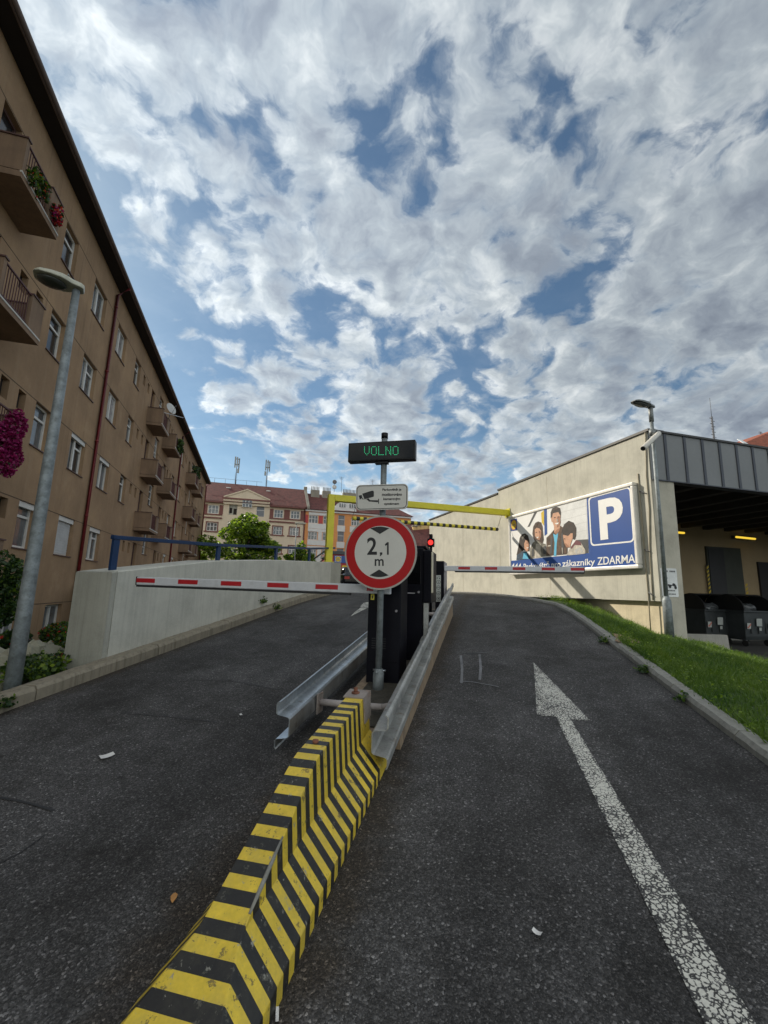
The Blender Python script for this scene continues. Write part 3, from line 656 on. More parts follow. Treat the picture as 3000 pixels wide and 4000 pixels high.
mb = MB(); mb.fbox(RP(4.95, ka-.09, .1), E*.075, D*.05, UP*1.05, 'cabgrey'); mb.build('grey_upright', t, bevel=.005)  # plain grey upright between the front cabinet and the ticket machine
mb = MB(); p = atS(1655, 2356, 5.1); mb.fbox(V((p.x, p.y, RP(5.1, -.9, .1).z)), E*.05, D*.05, UP*(p.z-RP(5.1,-.9,.1).z), 'galvd'); mb.build('foot', t)
# second barrier
t = thing('barrier', RP(8.0, -.95, .12), 'barrier with a symbol strip on its cabinet, boom lowered in front of the billboard', 'parking barrier', 'boom barriers on the island')
s_b = 7.95; ca, cb_ = atS(1700, 2350, s_b).dot(E), atS(1734, 2350, s_b).dot(E); ztb = atS(1717, 2191, s_b).z; o0 = RP(s_b, ca, .12)
mb = MB(); mb.fbox(o0, E*(cb_-ca), D*.34, UP*(ztb-o0.z), 'cab'); mb.build('cabinet', t, bevel=.012)
mb = MB(); mb.fbox(o0+E*(cb_-ca+.001)+UP*.02, E*.02, D*.33, UP*(ztb-o0.z-.04), 'cabgrey'); mb.build('side_trim', t)
mb = MB(); q0, q1, q2 = atS(1703.4, 2350, s_b-.004), atS(1721.8, 2350, s_b-.004), atS(1704, 2247, s_b-.004)
mb.poly([q0, q1, q1+UP*(q2.z-q0.z), q0+UP*(q2.z-q0.z)], 'stick'); st_o = mb.build('symbol_strip', t)
mb = MB(); hh = q2.z-q0.z; w_ = (q1-q0).length; mid = (q0+q1)/2-D*.002
for i, f_ in enumerate((.74, .53, .315, .105)):
    mb = MB(); c_ = mid+UP*hh*f_; mb.disc(c_, E, UP, w_*.42, 'ink', 28, w_*.34)
    if i == 0: mb.poly([c_+E*a*w_+UP*b*w_ for a, b in ((-.12,-.22),(-.03,.0),(-.03,.24),(.04,.24),(.05,0),(.14,-.22),(.05,-.2),(0,-.05),(-.05,-.2))], 'ink')
    if i == 1: mb.poly([c_+E*a*w_+UP*b*w_ for a, b in ((-.34,-.04),(.34,-.04),(.34,.04),(-.34,.04))], 'ink')
    if i == 2: mb.disc(c_-E*.09*w_-UP*.06*w_, E, UP, w_*.12, 'ink', 14, w_*.07); mb.disc(c_+E*.09*w_-UP*.06*w_, E, UP, w_*.12, 'ink', 14, w_*.07); mb.poly([c_+E*a*w_+UP*b*w_ for a, b in ((-.1,.02),(.1,.06),(.1,.11),(-.1,.07))], 'ink')
    if i == 3: mb.poly([c_+E*a*w_+UP*b*w_ for a, b in ((-.24,-.1),(.24,-.1),(.2,.05),(.06,.2),(-.02,.22),(-.06,.04),(-.14,.02))], 'ink')
    mb.build('symbol', st_o)
mb = MB(); c_ = mid+UP*hh*.905; mb.poly([c_+E*a*w_+UP*b*w_ for a, b in ((-.38,.0),(.36,.26),(.38,.32),(-.38,.06))], 'ink'); mb.poly([c_+E*a*w_+UP*b*w_ for a, b in ((-.36,-.25),(-.2,-.25),(-.2,0),(-.36,0))], 'ink'); mb.poly([c_+E*a*w_+UP*b*w_ for a, b in ((.05,-.25),(.3,-.25),(.34,.08),(.2,.0))], 'ink')
mb.build('symbol', st_o)
s2 = 7.9; a_, b_ = atS(2282, 2236, s2), atS(1736, 2229, s2); Ltot = (b_-a_).length
def fr2(px, py=2228): p = atS(px, py, s2); return (p-a_).dot((b_-a_).normalized())/Ltot
st = sorted([tuple(sorted((fr2(1500+.4822*p), fr2(1500+.4822*q)))) for p, q in ((603,698),(818,917),(1043,1145),(1277,1383),(1512,1620))])
boom_parts(t, s2, 2282, 2236, 1736, 2230, st, .088, .92)
# red signal
s_l = 7.2; lc = atS(1682, 2119, s_l)
t = thing('traffic_light', V((lc.x, lc.y, zr(s_l)+.13)), 'small signal box showing a red lamp above the ticket machine', 'traffic light')
mb = MB(); mb.cbox(lc+D*.05, E*.105, D*.1, UP*.13, 'cab'); mb.cbox(lc+D*.05+UP*.10, E*.05, D*.06, UP*.08, 'cab'); mb.build('housing', t, bevel=.006)
mb = MB(); mb.disc(lc-D*.002, E, UP, .040, 'redlight', 24); mb.build('lamp', t)
mb = MB(); mb.tube([V((lc.x, lc.y, zr(s_l)+.12))+D*.05, lc+D*.05-UP*.07], .022, 'cab', 10); mb.build('pole', t)
# ================================================================== RAMP WALL, RAILING, GANTRY
t = thing('ramp_wall', RP(8.4, -4.55), 'pale stained concrete wall along the ramp under the blue railing', 'concrete wall')
WT = [(4.36,1.695),(6.35,1.965),(8.4,2.126),(11.64,2.30),(12.45,2.325)]
mb = MB()
def wsec(s, z): return [D*s+E*c+UP*zz for c, zz in ((-4.305, zr(s)-.4), (-4.305, z-.014), (-4.319, z), (-4.816, z), (-4.83, z-.014), (-4.83, zr(s)-1.6))]
def wz(s):
    for (a, x), (b, y) in zip(WT[:-1], WT[1:]):
        if s <= b: return x+(y-x)*(s-a)/(b-a)
    return WT[-1][1]
sl_ = [4.44, 5.4, 6.35, 7.4, 8.4, 9.5, 10.6, 11.64]
mb.loft([wsec(s, wz(s)) for s in sl_], 'concrete'); mb.build('wall', t)
mb = MB(); mb.loft([wsec(4.36, 1.69), wsec(4.43, wz(4.43))], 'conc2'); mb.build('end_face', t)  # darker concrete puts the shading of this face into its colour
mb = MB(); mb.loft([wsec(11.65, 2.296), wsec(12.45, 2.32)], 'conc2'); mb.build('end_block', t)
t = thing('railing', RP(8.3, -4.55, .9), 'dark blue steel handrail with flat posts along the top of the ramp wall', 'railing')
CR = -4.5
p = [atC(x, y, CR) for x, y in ((455,2098),(855,2128),(1080,2137),(1210,2142),(1305,2140))]
mb = MB(); rr = [p[0]-D*.06]+p+[p[-1]+D*.05]
mb.loft([[q+E*.03+UP*.02, q-E*.03+UP*.02, q-E*.03-UP*.03, q+E*.03-UP*.03] for q in rr], 'blue'); mb.build('rail', t, bevel=.005)
for q in p[:4]:
    s = q.dot(D); zb = wz(max(4.4, s)); mb = MB(); mb.fbox(V((q.x, q.y, zb-.005))-E*.02-D*.045, E*.04, D*.09, UP*(q.z-.025-zb), 'blue'); mb.build('post', t, bevel=.004)
# gantry
g0 = atC(1294, 2190, -4.5); pt = atC(1294, 1945, -4.5); be = atX(1983, 2004, 7.985)
t = thing('height_gantry', g0, 'bright yellow square steel frame spanning the lanes from the ramp wall to the market wall', 'height gantry')
bd = (be-pt); bn = V((bd.x, bd.y, 0)).normalized(); bp = V((bn.y, -bn.x, 0)); w = .095
zb = wz(min(12.4, g0.dot(D)))
mb = MB(); mb.fbox(V((pt.x, pt.y, zb))-bn*w-bp*w, bn*2*w, bp*2*w, UP*(pt.z+w-zb), 'gantry'); mb.build('post', t, bevel=.012)
mb = MB(); mb.fbox(pt+bn*(w+.002)-bp*w-UP*w, be-pt-bn*(w+.002), bp*2*w, UP*2*w, 'gantry'); mb.build('beam', t, bevel=.012)
mb = MB(); mb.fbox(V((pt.x, pt.y, zb))-bn*.15-bp*.15, bn*.3, bp*.3, UP*.012, 'gantry'); mb.build('base_plate', t)
mb = MB(); mb.fbox(be-bn*.02-bp*.14-UP*.14, bn*.02, bp*.28, UP*.28, 'gantry'); mb.build('wall_plate', t)
bl = hit(1377, 2024, bp, bp.dot(pt)); br = hit(1932, 2067, bp, bp.dot(pt)); br = br+(br-bl).normalized()*.12
t = thing('height_bar', (bl+br)/2, 'yellow and black striped bar hanging on chains below the yellow gantry', 'height bar')
mb = MB(); n = 46
for i in range(n): mb.tube([bl.lerp(br, i/n), bl.lerp(br, (i+1)/n)], .055, 'tapeyellow' if i % 2 == 0 else 'gantrydark', 14, caps=i in (0, n-1))
mb.build('bar', t)
for q, dx in ((bl, .12), (br, .16)):
    a = q+UP*.05; tpt = V((q.x, q.y, 0))+bn*dx; fz = (V((tpt.x, tpt.y, 0))-V((pt.x, pt.y, 0))).dot(bn)/V((bd.x, bd.y, 0)).length
    b = V((tpt.x, tpt.y, pt.z+(be.z-pt.z)*fz-w)); L = (b-a).length; k = int(L/.035); mb = MB()
    for i in range(k):
        c = a.lerp(b, (i+.5)/k); e = (b-a).normalized(); sd = bp if i % 2 else e.cross(bp).normalized()
        mb.tube([c-e*.022+sd*.008, c+e*.022+sd*.008, c+e*.022-sd*.008, c-e*.022-sd*.008, c-e*.022+sd*.008], .0035, 'mast', 5, caps=False)
    mb.build('chain', t)

# ================================================================== STREET LAMPS
def lamp_head(t, joint, d, L, mt, tilt, wid, hk=.95):
    d = V(d).normalized(); e = (d*cos(tilt)+UP*sin(tilt)).normalized(); sd = e.cross(UP).normalized(); u = sd.cross(e)
    prof = [(-.17,.050,.050,.0),(-.10,.070,.062,.0),(.1,.085,.066,.0),(.24,.118,.070,.0),(.34,.132,.072,.0),(.6,.134,.066,.0),(.85,.118,.050,0),(.96,.085,.030,0),(1.0,.055,.012,-.002)]
    rings = []
    for x, w_, h_, dz in prof:
        r_ = []
        for j in range(24):
            a = 2*pi*j/24; cx = cos(a); sz = sin(a); sg = lambda q: (1 if q > 0 else -1)
            z = abs(sz)**.45*h_*hk if sz > 0 else -abs(sz)**.45*h_*.22
            r_.append(joint+e*x*L+sd*(abs(cx)**.5*sg(cx))*w_*wid*(1-.18*max(0, sz))+u*(z+dz+.035))
        rings.append(r_)
    mb = MB(); mb.loft(rings, mt, True, False); h = mb.build('lamp_head', t)
    mb = MB(); c = joint+e*L*.58+u*(.035-.024)
    mb.loft([[c+e*cos(2*pi*j/24)*L*.36*k_+sd*sin(2*pi*j/24)*.105*wid*k_-u*z_ for j in range(24)] for k_, z_ in ((1, 0), (.96, .012), (.7, .03), (.3, .038))], 'lens', True, True); mb.build('lens', h)
    mb = MB(); mb.fbox(joint+e*L*.2-sd*.10*wid+u*.098, e*.012, sd*.2*wid, u*.012, 'lampsteel'); mb.build('hinge', h)
lb = atC(50, 2668, -4.47); lbz = zr(lb.dot(D))-.15
lt = None
lo, hi = 3., 8.
def projy(p): q = p-CAM; return 2000-F*q.dot(up)/q.dot(fw)
for _ in range(50):
    c_ = (lo+hi)/2
    if projy(V((lb.x, lb.y, c_))) > 1135: lo = c_
    else: hi = c_
ztl = lo
t = thing('street_lamp', V((lb.x, lb.y, lbz)), 'tall tapering galvanised street lamp with a pale mossy head before the brown apartment house', 'street lamp', 'street lamps by the ramp')
mb = MB(); b0 = V((lb.x, lb.y, lbz)); mb.tube([b0, b0+UP*1.0, b0+UP*2.2, V((lb.x, lb.y, ztl))], [.070, .065, .055, .037], 'lampsteel', 24); mb.build('pole', t)
tip = atZ(131, 1064, ztl+.06); dd = V((tip.x-lb.x, tip.y-lb.y, 0))
lamp_head(t, V((lb.x, lb.y, ztl-.01)), dd, dd.length, 'lamphead', .05, 1.12)
# lamp by the market
rb = V((7.6, 6.86, .80)); t = thing('street_lamp', rb, 'slim grey street lamp standing on the grass in front of the market corner', 'street lamp', 'street lamps by the ramp')
zs = atX(2622, 2330, 7.6).z; rtop = atX(2568, 1572, 7.6)
mb = MB(); mb.tube([rb, rb+UP*(zs-rb.z-.08), rb+UP*(zs-rb.z)], [.082, .078, .045], 'lampsteel', 20); mb.tube([V((7.6, 6.86, zs)), V((7.6, 6.86, rtop.z-.1))], .040, 'lampsteel', 16, r2=.034); mb.build('pole', t)
mb = MB(); mb.tube([V((7.6, 6.86, rtop.z-.35)), V((7.6, 6.86, rtop.z-.02))], .045, 'lampgrey', 14); mb.build('pole_sleeve', t)
tip = atY(2472, 1562, 6.78); dd = V((tip.x-7.6, tip.y-6.86, 0)); lamp_head(t, V((7.6, 6.86, rtop.z-.06)), dd, dd.length, 'lampgrey', .03, .85, .75)
# camera on that lamp
ca = atY(2576, 1690, 6.80); t = thing('security_camera', ca, 'white tube camera clamped on the slim lamp post, aimed down at the ramp', 'camera')
cbp = atY(2512, 1752, 6.55); e = (cbp-ca).normalized()
mb = MB(); mb.tube([ca+e*.04, cbp], .050, 'cctv', 18); mb.build('housing', t, bevel=.006)
mb = MB(); mb.tube([cbp-e*.004, cbp+e*.012], .042, 'rubber', 18); mb.build('lens', t)
mb = MB(); mb.tube([V((7.6, 6.86, ca.z-.05)), V((7.6, 6.86, ca.z+.07))], .062, 'lampgrey', 16); mb.cbox((V((7.6, 6.86, ca.z+.01))+ca)/2, V((.05, 0, 0)), V((0, .09, 0)), UP*.06, 'lampgrey'); mb.build('bracket', t)

# ================================================================== BROWN APARTMENT HOUSE
XL = -6.7; FL = [2.53, 5.60, 8.68, 11.82]; HW = 1.37
t = thing('apartment_house', (XL, 30, -1), 'long brown rendered apartment house with balconies and dark red downpipes', 'apartment house')
Y0, Y1 = -2., 59.3; ZB, ZT = -1., 14.55
holes = []; wins = []
def addw(y0, y1, z0, z1, kind): holes.append((y0-Y0, y1-Y0, z0-ZB, z1-ZB)); wins.append((y0, y1, z0, z1, kind))
for i, z in enumerate(FL):
    for y0, y1 in ((17.95, 19.37), (21.06, 22.45), (24.22, 25.28), (15.16, 16.2), (36.9, 38.0), (40.4, 41.5), (51.6, 52.8), (55.4, 56.6), (8.6, 9.6), (3.4, 4.6), (.2, 1.4)):
        k = 'shutter' if (i == 0 and y0 == 17.95) else ('tall' if y1-y0 < 1.2 else ('tilt' if (i, y0) in ((2, 17.95), (1, 17.95), (0, 21.06)) else 'two'))
        addw(y0, y1, z, z+HW, k)
    for y0 in (26.02, 27.05, 14.12, 13.2, 34.9, 36.0, 41.9, 42.6, 50.3, 51): addw(y0, y0+.42, z+.72, z+1.28, 'vent')
    for y0 in (28.1, 33.6, 44.2, 48.6, 11.3): addw(y0, y0+.85, z-.75, z+HW, 'door')
    for y0 in (30.3, 46.4): addw(y0, y0+1.2, z+.9 if i < 3 else z+.6, min(z+2.3, 14.1) if i < 3 else z+1.9, 'stair')
for y0 in (17.95, 21.06, 24.22, 15.16, 12.9): addw(y0, y0+(1.42 if y0 in (17.95, 21.06) else 1.05), -.45, .80, 'two')
mb = MB(); facade(mb, (XL, Y0, ZB), (0, 1, 0), (0, 0, 1), Y1-Y0, ZT-ZB, holes, 'stucco', .2)
mb.poly([(XL, Y0, ZB), (XL, Y0, ZT), (-17, Y0, ZT), (-17, Y0, ZB)], 'stucco'); mb.poly([(XL, Y1, ZB), (-17, Y1, ZB), (-17, Y1, ZT), (XL, Y1, ZT)], 'stucco')
mb.poly([(-17, Y0, ZB), (-17, Y0, ZT), (-17, Y1, ZT), (-17, Y1, ZB)], 'stucco')
mb.box(-16.9, XL-.45, Y0+.1, Y1-.1, ZB, ZT-.02, 'darkhole'); mb.build('wall', t)
for y0, y1, z0, z1, kind in wins:
    xf = XL-.13
    if kind == 'vent':
        mb = MB(); mb.box(xf-.05, xf-.03, y0-.01, y1+.01, z0-.01, z1+.01, 'darkhole'); w_ = mb.build('vent', t); continue
    mb = MB(); fwid = .075
    mt = 'white' if kind != 'door' else 'sill'
    for a, b, c, d in ((y0, y0+fwid, z0, z1), (y1-fwid, y1, z0, z1), (y0+fwid, y1-fwid, z0, z0+fwid), (y0+fwid, y1-fwid, z1-fwid, z1)): mb.box(xf-.06, xf, a, b, c, d, mt)
    ym = (y0+y1)/2
    if kind in ('two', 'tilt'):
        mb.box(xf-.055, xf+.01, ym-.055, ym+.055, z0+fwid, z1-fwid, mt)
        if kind == 'tilt':
            zz = z1-.42; mb.box(xf-.055, xf+.005, ym+.055, y1-fwid, zz-.035, zz+.035, mt)
            mb.mesh([(xf-.02, ym+.06, z0+fwid), (xf+.0, ym+.06, z0+fwid), (xf-.14, ym+.08, z1-fwid), (xf-.12, ym+.08, z1-fwid), (xf-.02, ym+.13, z0+fwid), (xf, ym+.13, z0+fwid), (xf-.14, ym+.15, z1-fwid), (xf-.12, ym+.15, z1-fwid)], [(0,1,3,2), (4,6,7,5), (0,2,6,4), (1,5,7,3)], mt)
    elif kind == 'tall': mb.box(xf-.055, xf+.005, y0+fwid, y1-fwid, z1-.46, z1-.39, mt)
    elif kind == 'stair':
        for q in (1, 2): mb.box(xf-.055, xf+.005, y0+fwid, y1-fwid, z0+(z1-z0)*q/3-.03, z0+(z1-z0)*q/3+.03, mt)
    elif kind == 'door': mb.box(xf-.055, xf+.005, y0+fwid, y1-fwid, z0+.8, z0+.88, mt)
    wo = mb.build('door' if kind == 'door' else 'window', t)
    mb = MB(); hsh = random.random()
    pm = 'paned' if kind == 'door' or hsh < .3 else ('curtain' if hsh > .62 else 'pane')
    mb.poly([(xf-.045, y0+.05, z0+.05), (xf-.045, y1-.05, z0+.05), (xf-.045, y1-.05, z1-.05), (xf-.045, y0+.05, z1-.05)], pm); mb.build('pane', wo)
    if kind == 'shutter':
        mb = MB()
        for q in range(26): mb.box(xf+.0, xf+.018-.006*(q % 2), y0+.03, y1-.03, z0+.06+q*.047, z0+.06+q*.047+.046, 'shutter')
        mb.build('shutter', wo)
    if kind == 'shutter' or (kind != 'door' and z0 < 6 and z0 > 1 and random.random() < .45):
        mb = MB(); mb.box(xf-.02, xf+.10, y0+.01, y1-.01, z1-.17, z1-.005, 'white'); mb.build('shutter_box', wo)
    if kind not in ('door',):
        mb = MB(); mb.box(xf, XL+.045, y0-.04, y1+.04, z0-.035, z0-.003, 'sill'); mb.build('sill', wo)
mb = MB()
for z in (.86, 3.905, 6.95, 10.07, 13.22):
    mb.box(XL, XL+.004, Y0, Y1, z-.011, z+.011, 'line')
mb.build('joint_line', t)
mb = MB(); mb.box(XL-.2, -6.22, Y0-.3, Y1+.2, 14.42, 14.56, 'soffit'); mb.build('soffit', t)
mb = MB(); mb.tube([(-6.17, Y0-.3, 14.50), (-6.17, Y1+.25, 14.50)], .075, 'gutter', 12); mb.box(-6.24, -6.2, Y0-.3, Y1+.2, 14.40, 14.60, 'gutter'); mb.build('gutter', t)
mb = MB(); mb.prism([(-6.25, Y0-.3, 14.57), (-11.85, Y0-.3, 18.4), (-17.4, Y0-.3, 14.57)], (0, Y1-Y0+.5, 0), 'roof'); mb.build('roof', t)
for y in (20.22, 39.4, 59.1, 1.2):
    mb = MB(); mb.tube([(XL+.08, y, -1), (XL+.08, y, 14.0), (-6.2, y, 14.42)], .062, 'downpipe', 12)
    for z in (1.2, 4.2, 7.3, 10.4, 13.4): mb.tube([(XL+.08, y, z), (XL+.08, y, z+.05)], .075, 'downpipe', 12)
    mb.build('downpipe', t)
XB = -5.85
for col_, (y0, y1) in enumerate(((10.85, 12.84), (27.6, 29.75), (32.25, 34.6), (43.3, 45.8), (47.6, 49.9))):
    for i, z in enumerate(FL):
        zf = z-1.03; zp = z-.01
        mb = MB(); mb.box(XL, XB, y0, y1, zf-.02, zf+.13, 'balcony'); mb.box(XB-.03, XB+.012, y0-.01, y1+.01, zf+.10, zf+.145, 'slab')
        b_o = mb.build('balcony', t)
        mb = MB(); mb.box(XL, XB-.001, y0, y0+.12, zf+.146, zp, 'balcony'); mb.box(XL, XB+.03, y0-.03, y0+.15, zp, zp+.035, 'sill')
        if col_: mb.box(XB-.12, XB-.001, y0+.12, y0+.3, zf+.146, zp, 'balcony')
        mb.build('parapet', b_o)
        mb = MB(); mb.box(XL, XB-.001, y1-.12, y1, zf+.146, zp, 'balcony'); mb.box(XB-.12, XB-.001, y1-.62, y1-.12, zf+.146, zp, 'balcony'); mb.box(XB-.15, XB+.03, y1-.64, y1+.03, zp, zp+.035, 'sill'); mb.box(XL, XB-.15, y1-.15, y1+.03, zp, zp+.035, 'sill'); mb.build('parapet', b_o)
        mb = MB(); mb.box(XB-.07, XB-.03, y0+.16, y1-.63, zp-.035, zp, 'rail'); mb.box(XB-.06, XB-.04, y0+.16, y1-.63, zf+.22, zf+.245, 'rail')
        yy = y0+.2
        while yy < y1-.64: mb.box(XB-.058, XB-.042, yy, yy+.016, zf+.245, zp-.035, 'rail'); yy += .105
        mb.build('railing', b_o)
# satellite dish on the upper balcony
dc_ = V((-5.75, 28.9, 12.35)); t = thing('satellite_dish', dc_-UP*.5, 'grey satellite dish above the top balcony of the brown house', 'satellite dish')
ax = V((.75, -.55, .3)).normalized(); a_ = ax.cross(UP).normalized(); b_ = ax.cross(a_)
mb = MB(); mb.loft([[dc_+(a_*cos(2*pi*j/24)+b_*sin(2*pi*j/24))*.36*k_+ax*(.08*k_*k_) for j in range(24)] for k_ in (.05, .4, .7, 1)], 'dish', True, True); mb.build('reflector', t)
mb = MB(); mb.tube([dc_, dc_-UP*.55], .02, 'mast', 8); mb.build('pole', t)
mb = MB(); mb.tube([dc_-b_*-.34+ax*.08, dc_+ax*.42], .012, 'mast', 6); mb.tube([dc_+ax*.38, dc_+ax*.47], .03, 'mast', 8); mb.build('receiver_arm', t)
mb = MB(); mb.tube([atX(642, 1612, -5.7), atX(716, 1632, -5.6)], .018, 'alu', 8); tag(mb.build('drying_pole'), 'thin white pole reaching out from the top balcony beside the satellite dish', 'pole')
# flowers and plants on the balconies
def clump(name, c, r, n, size, mts, label, cat, group=None, stem=None, dens=.6):
    t = thing(name, V(c)-UP*r[2], label, cat, group); mb = MB(); c = V(c)
    subs = [(c+V((random.uniform(-1, 1)*r[0]*.7, random.uniform(-1, 1)*r[1]*.7, random.uniform(-1, 1)*r[2]*.75)), random.uniform(.3, .55)) for _ in range(14)]
    def pick():
        q, k_ = random.choice(subs); v = V((random.gauss(0, 1), random.gauss(0, 1), random.gauss(0, 1))).normalized()*random.uniform(.5, 1)**.5
        return q+V((v.x*r[0]*k_, v.y*r[1]*k_, v.z*r[2]*k_))
    for mt, share, sz in mts: leaves(mb, int(n*share), pick, size*sz, mt, .3, .75)
    if not stem:
        bpy.data.objects.remove(t); return tag(mb.build(name, None, c-UP*r[2]), label, cat, group)
    mb.build('foliage', t)
    mb = MB(); mb.tube([c-UP*r[2]*1.4, c-UP*r[2]*.3], stem, 'bark', 8, r2=stem*.6); mb.build('stem', t)
    return t
fc = atX(18, 1735, -5.62)
clump('flower_basket', (-5.58, fc.y-.1, fc.z), (.42, .50, .72), 5200, .040, (('flowerp', .93, 1), ('leafd', .07, .8)), 'big mass of magenta flowers trailing from the brown house balcony', 'flowers')
tp = FL[3]-1.03
clump('balcony_plant', (-5.80, 11.45, tp+.38), (.10, .45, .30), 500, .05, (('leafd', .6, 1), ('leaf', .3, 1), ('flowerr', .1, .7)), 'green plants with few red blooms behind the rail of the largest top balcony', 'plant')
clump('balcony_plant', (-5.74, 12.35, tp+.45), (.10, .3, .28), 420, .05, (('flowerp', .35, .8), ('flowerr', .45, .8), ('leafd', .2, 1)), 'red geraniums spilling over the corner of the largest top balcony', 'plant')
clump('balcony_plant', (-5.8, 33.6, FL[3]-.35), (.16, .8, .5), 900, .07, (('leafd', .8, 1), ('leaf', .2, 1)), 'dark green climbing plant covering a top balcony front of the brown house', 'plant')
clump('balcony_plant', (-6.1, 45.0, FL[3]+.55), (.4, .7, .55), 900, .09, (('leafd', .9, 1), ('leaf', .1, 1)), 'bushy potted plant rising above a far top balcony of the brown house', 'plant')
# garden in front of the house
for c, r, n, sz, mts, lab in (
  (atX(205, 2500, -5.6), (.55, .75, .42), 2600, .05, (('leafd', .5, 1), ('leaf', .42, 1), ('flowerr', .08, .8)), 'dark green bush with red flowers under the basement window'),
  (atX(20, 2520, -5.0), (.5, .4, .35), 1500, .05, (('leafd', .72, 1), ('leaf', .2, 1), ('flowerr', .08, .9)), 'dark bush with a few red flowers below the conifer shrub'),
  (atX(5, 2330, -5.6), (.42, .42, .95), 3200, .05, (('leafd', .8, 1), ('leaf', .2, 1)), 'tall dark conifer shrub against the brown house wall'),
  (atC(150, 2610, -4.75), (.28, .42, .12), 900, .028, (('leaf', .3, 1), ('leafd', .65, 1), ('leafy', .05, 1)), 'low weeds growing behind the kerb beside the tall lamp'),
  (atC(215, 2585, -4.9), (.2, .30, .16), 700, .028, (('leaf', .35, 1), ('leafd', .5, 1), ('leafy', .11, 1), ('flowerr', .04, .6)), 'yellowish weeds beside the end of the ramp wall')):
    clump('garden_shrub', c, r, n, sz, mts, lab, 'shrub', None, .03)
for i, (px, py, r_, lab) in enumerate(((105, 2562, .20, 'small pale rockery stone touching the tall lamp post'), (150, 2577, .24, 'largest pale rockery stone below the black handrail'), (200, 2592, .20, 'pale rockery stone close to the ramp wall'), (118, 2622, .18, 'low pale rockery stone behind the kerb'), (12, 2610, .26, 'pale rockery stone on the far side of the lamp from the wall'))):
    c = atC(px, py, -5.2); mb = MB()
    rings = [[c + V((r_*sin(pi*k_/7)*cos(2*pi*j/12), r_*sin(pi*k_/7)*sin(2*pi*j/12), r_*.85*cos(pi*k_/7)))*(1+.16*sin(2.3*j+i*2+k_*1.3)) for j in range(12)] for k_ in range(1, 7)]
    mb.loft(rings, 'stone', True, False); tag(mb.build('rockery_stone'), lab, 'stone', 'rockery stones by the lamp')
mb = MB(); hp = [atX(x, y, -4.4) for x, y in ((92,2478),(130,2527),(196,2586),(262,2566))]
mb.tube(hp, .028, 'wood', 8)
t = thing('stair_handrail', hp[1]-UP*.9, 'black iron handrail descending to the basement beside the tall lamp', 'handrail')
mb.build('rail', t)
for q, dz in ((hp[1], .75), (hp[2], .6), (hp[0], .8)):
    mb = MB(); mb.tube([q, q-UP*dz], .022, 'wood', 8); mb.build('post', t)
# weeds along the right hand kerb
for x, y, n_, lab in ((2362, 2508, 150, 'weed tuft at the foot of the grass kerb below the bare soil'), (2518, 2622, 190, 'weed tuft in the gutter of the grass kerb beside a darker leaf'), (2668, 2735, 90, 'small weed in the gutter where the grass kerb bends outward')):
    c = roadpt(x, y, .02); mb = MB(); leaves(mb, n_, lambda: c+V((random.gauss(0, .036), random.gauss(0, .036), abs(random.gauss(0, .03)))), .018, ['leafd', 'leafd', 'leaf'], .4)
    tag(mb.build('weed_tuft'), lab, 'weeds', 'weeds along the kerb')
# weeds along the left kerb
for s, lab in ((3.2, 'tuft of weeds growing in the gutter below the tall lamp'), (7.95, 'small tuft growing out of the wall foot behind the boom'), (8.2, 'moss tuft on the kerb face below the ramp wall')):
    c = RP(s, -4.13 if s != 7.95 else -4.29, .05 if s != 7.95 else .2)
    mb = MB(); leaves(mb, 160, lambda: c+V((random.gauss(0, .04), random.gauss(0, .05), abs(random.gauss(0, .045)))), .022, ['leafd', 'leafd', 'leaf'], .4)
    tag(mb.build('weed_tuft'), lab, 'weeds', 'weeds along the kerb')
# ================================================================== MARKET BUILDING
XW = 8.0
t = thing('market_hall', (14, 13, 0), 'long beige market hall wall with a grey metal fascia over its open loading bay', 'market hall')
mb = MB(); mb.box(XW, 8.3, 7.362, 13.6, 1.49, 5.12, 'market'); mb.box(XW+.001, 8.3, 13.6, 20.05, 1.49, 5.0, 'market')
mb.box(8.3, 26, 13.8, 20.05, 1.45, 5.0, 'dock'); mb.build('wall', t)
mb = MB(); mb.box(8.1, 8.32, 7.375, 20.05, -.3, 1.487, 'marketbase'); mb.build('wall_base', t)
mb = MB(); mb.box(8.012, 8.61, 7.35, 7.9, 1.488, 4.058, 'column'); mb.box(8.135, 8.609, 7.351, 7.9, -.3, 1.49, 'column'); mb.build('column', t)
mb = MB(); mb.box(XW-.03, 8.4, 7.30, 13.63, 5.121, 5.175, 'coping'); mb.box(XW-.03, 8.4, 13.64, 20.1, 5.001, 5.055, 'coping'); mb.box(8.401, 26, 7.30, 7.6, 5.121, 5.165, 'coping'); mb.build('roof_edge', t)
mb = MB(); mb.box(8.31, 26, 7.6, 20, 5.0, 5.06, 'coping'); mb.build('roof', t)
mb = MB(); mb.box(8.015, 26, 7.34, 7.5, 4.06, 5.12, 'fascia'); f_o = mb.build('fascia', t)
x = atY(2603, 1690, 7.33).x; mb = MB()
xs = [8.45, 9.0, 9.52, 10.03, 10.55, 11.06, 11.58]+[12.1+.52*i for i in range(26)]
for x in xs: mb.box(x-.035, x+.035, 7.322, 7.34, 4.055, 5.118, 'fasciad')
mb.build('rib', f_o)
mb = MB(); mb.box(8.015, 26, 7.31, 7.52, 4.035, 4.058, 'fasciad'); mb.build('drip_edge', f_o)
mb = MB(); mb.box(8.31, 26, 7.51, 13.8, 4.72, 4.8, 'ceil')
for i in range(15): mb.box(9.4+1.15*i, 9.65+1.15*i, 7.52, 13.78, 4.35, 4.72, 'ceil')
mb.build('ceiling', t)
mb = MB(); mb.box(8.62, 26, 12.7, 13.8, .05, 1.40, 'kerb2'); mb.build('loading_dock', t)
mb = MB(); mb.box(25.8, 26, 7.5, 13.8, 0, 5.0, 'dock'); mb.build('end_wall', t)
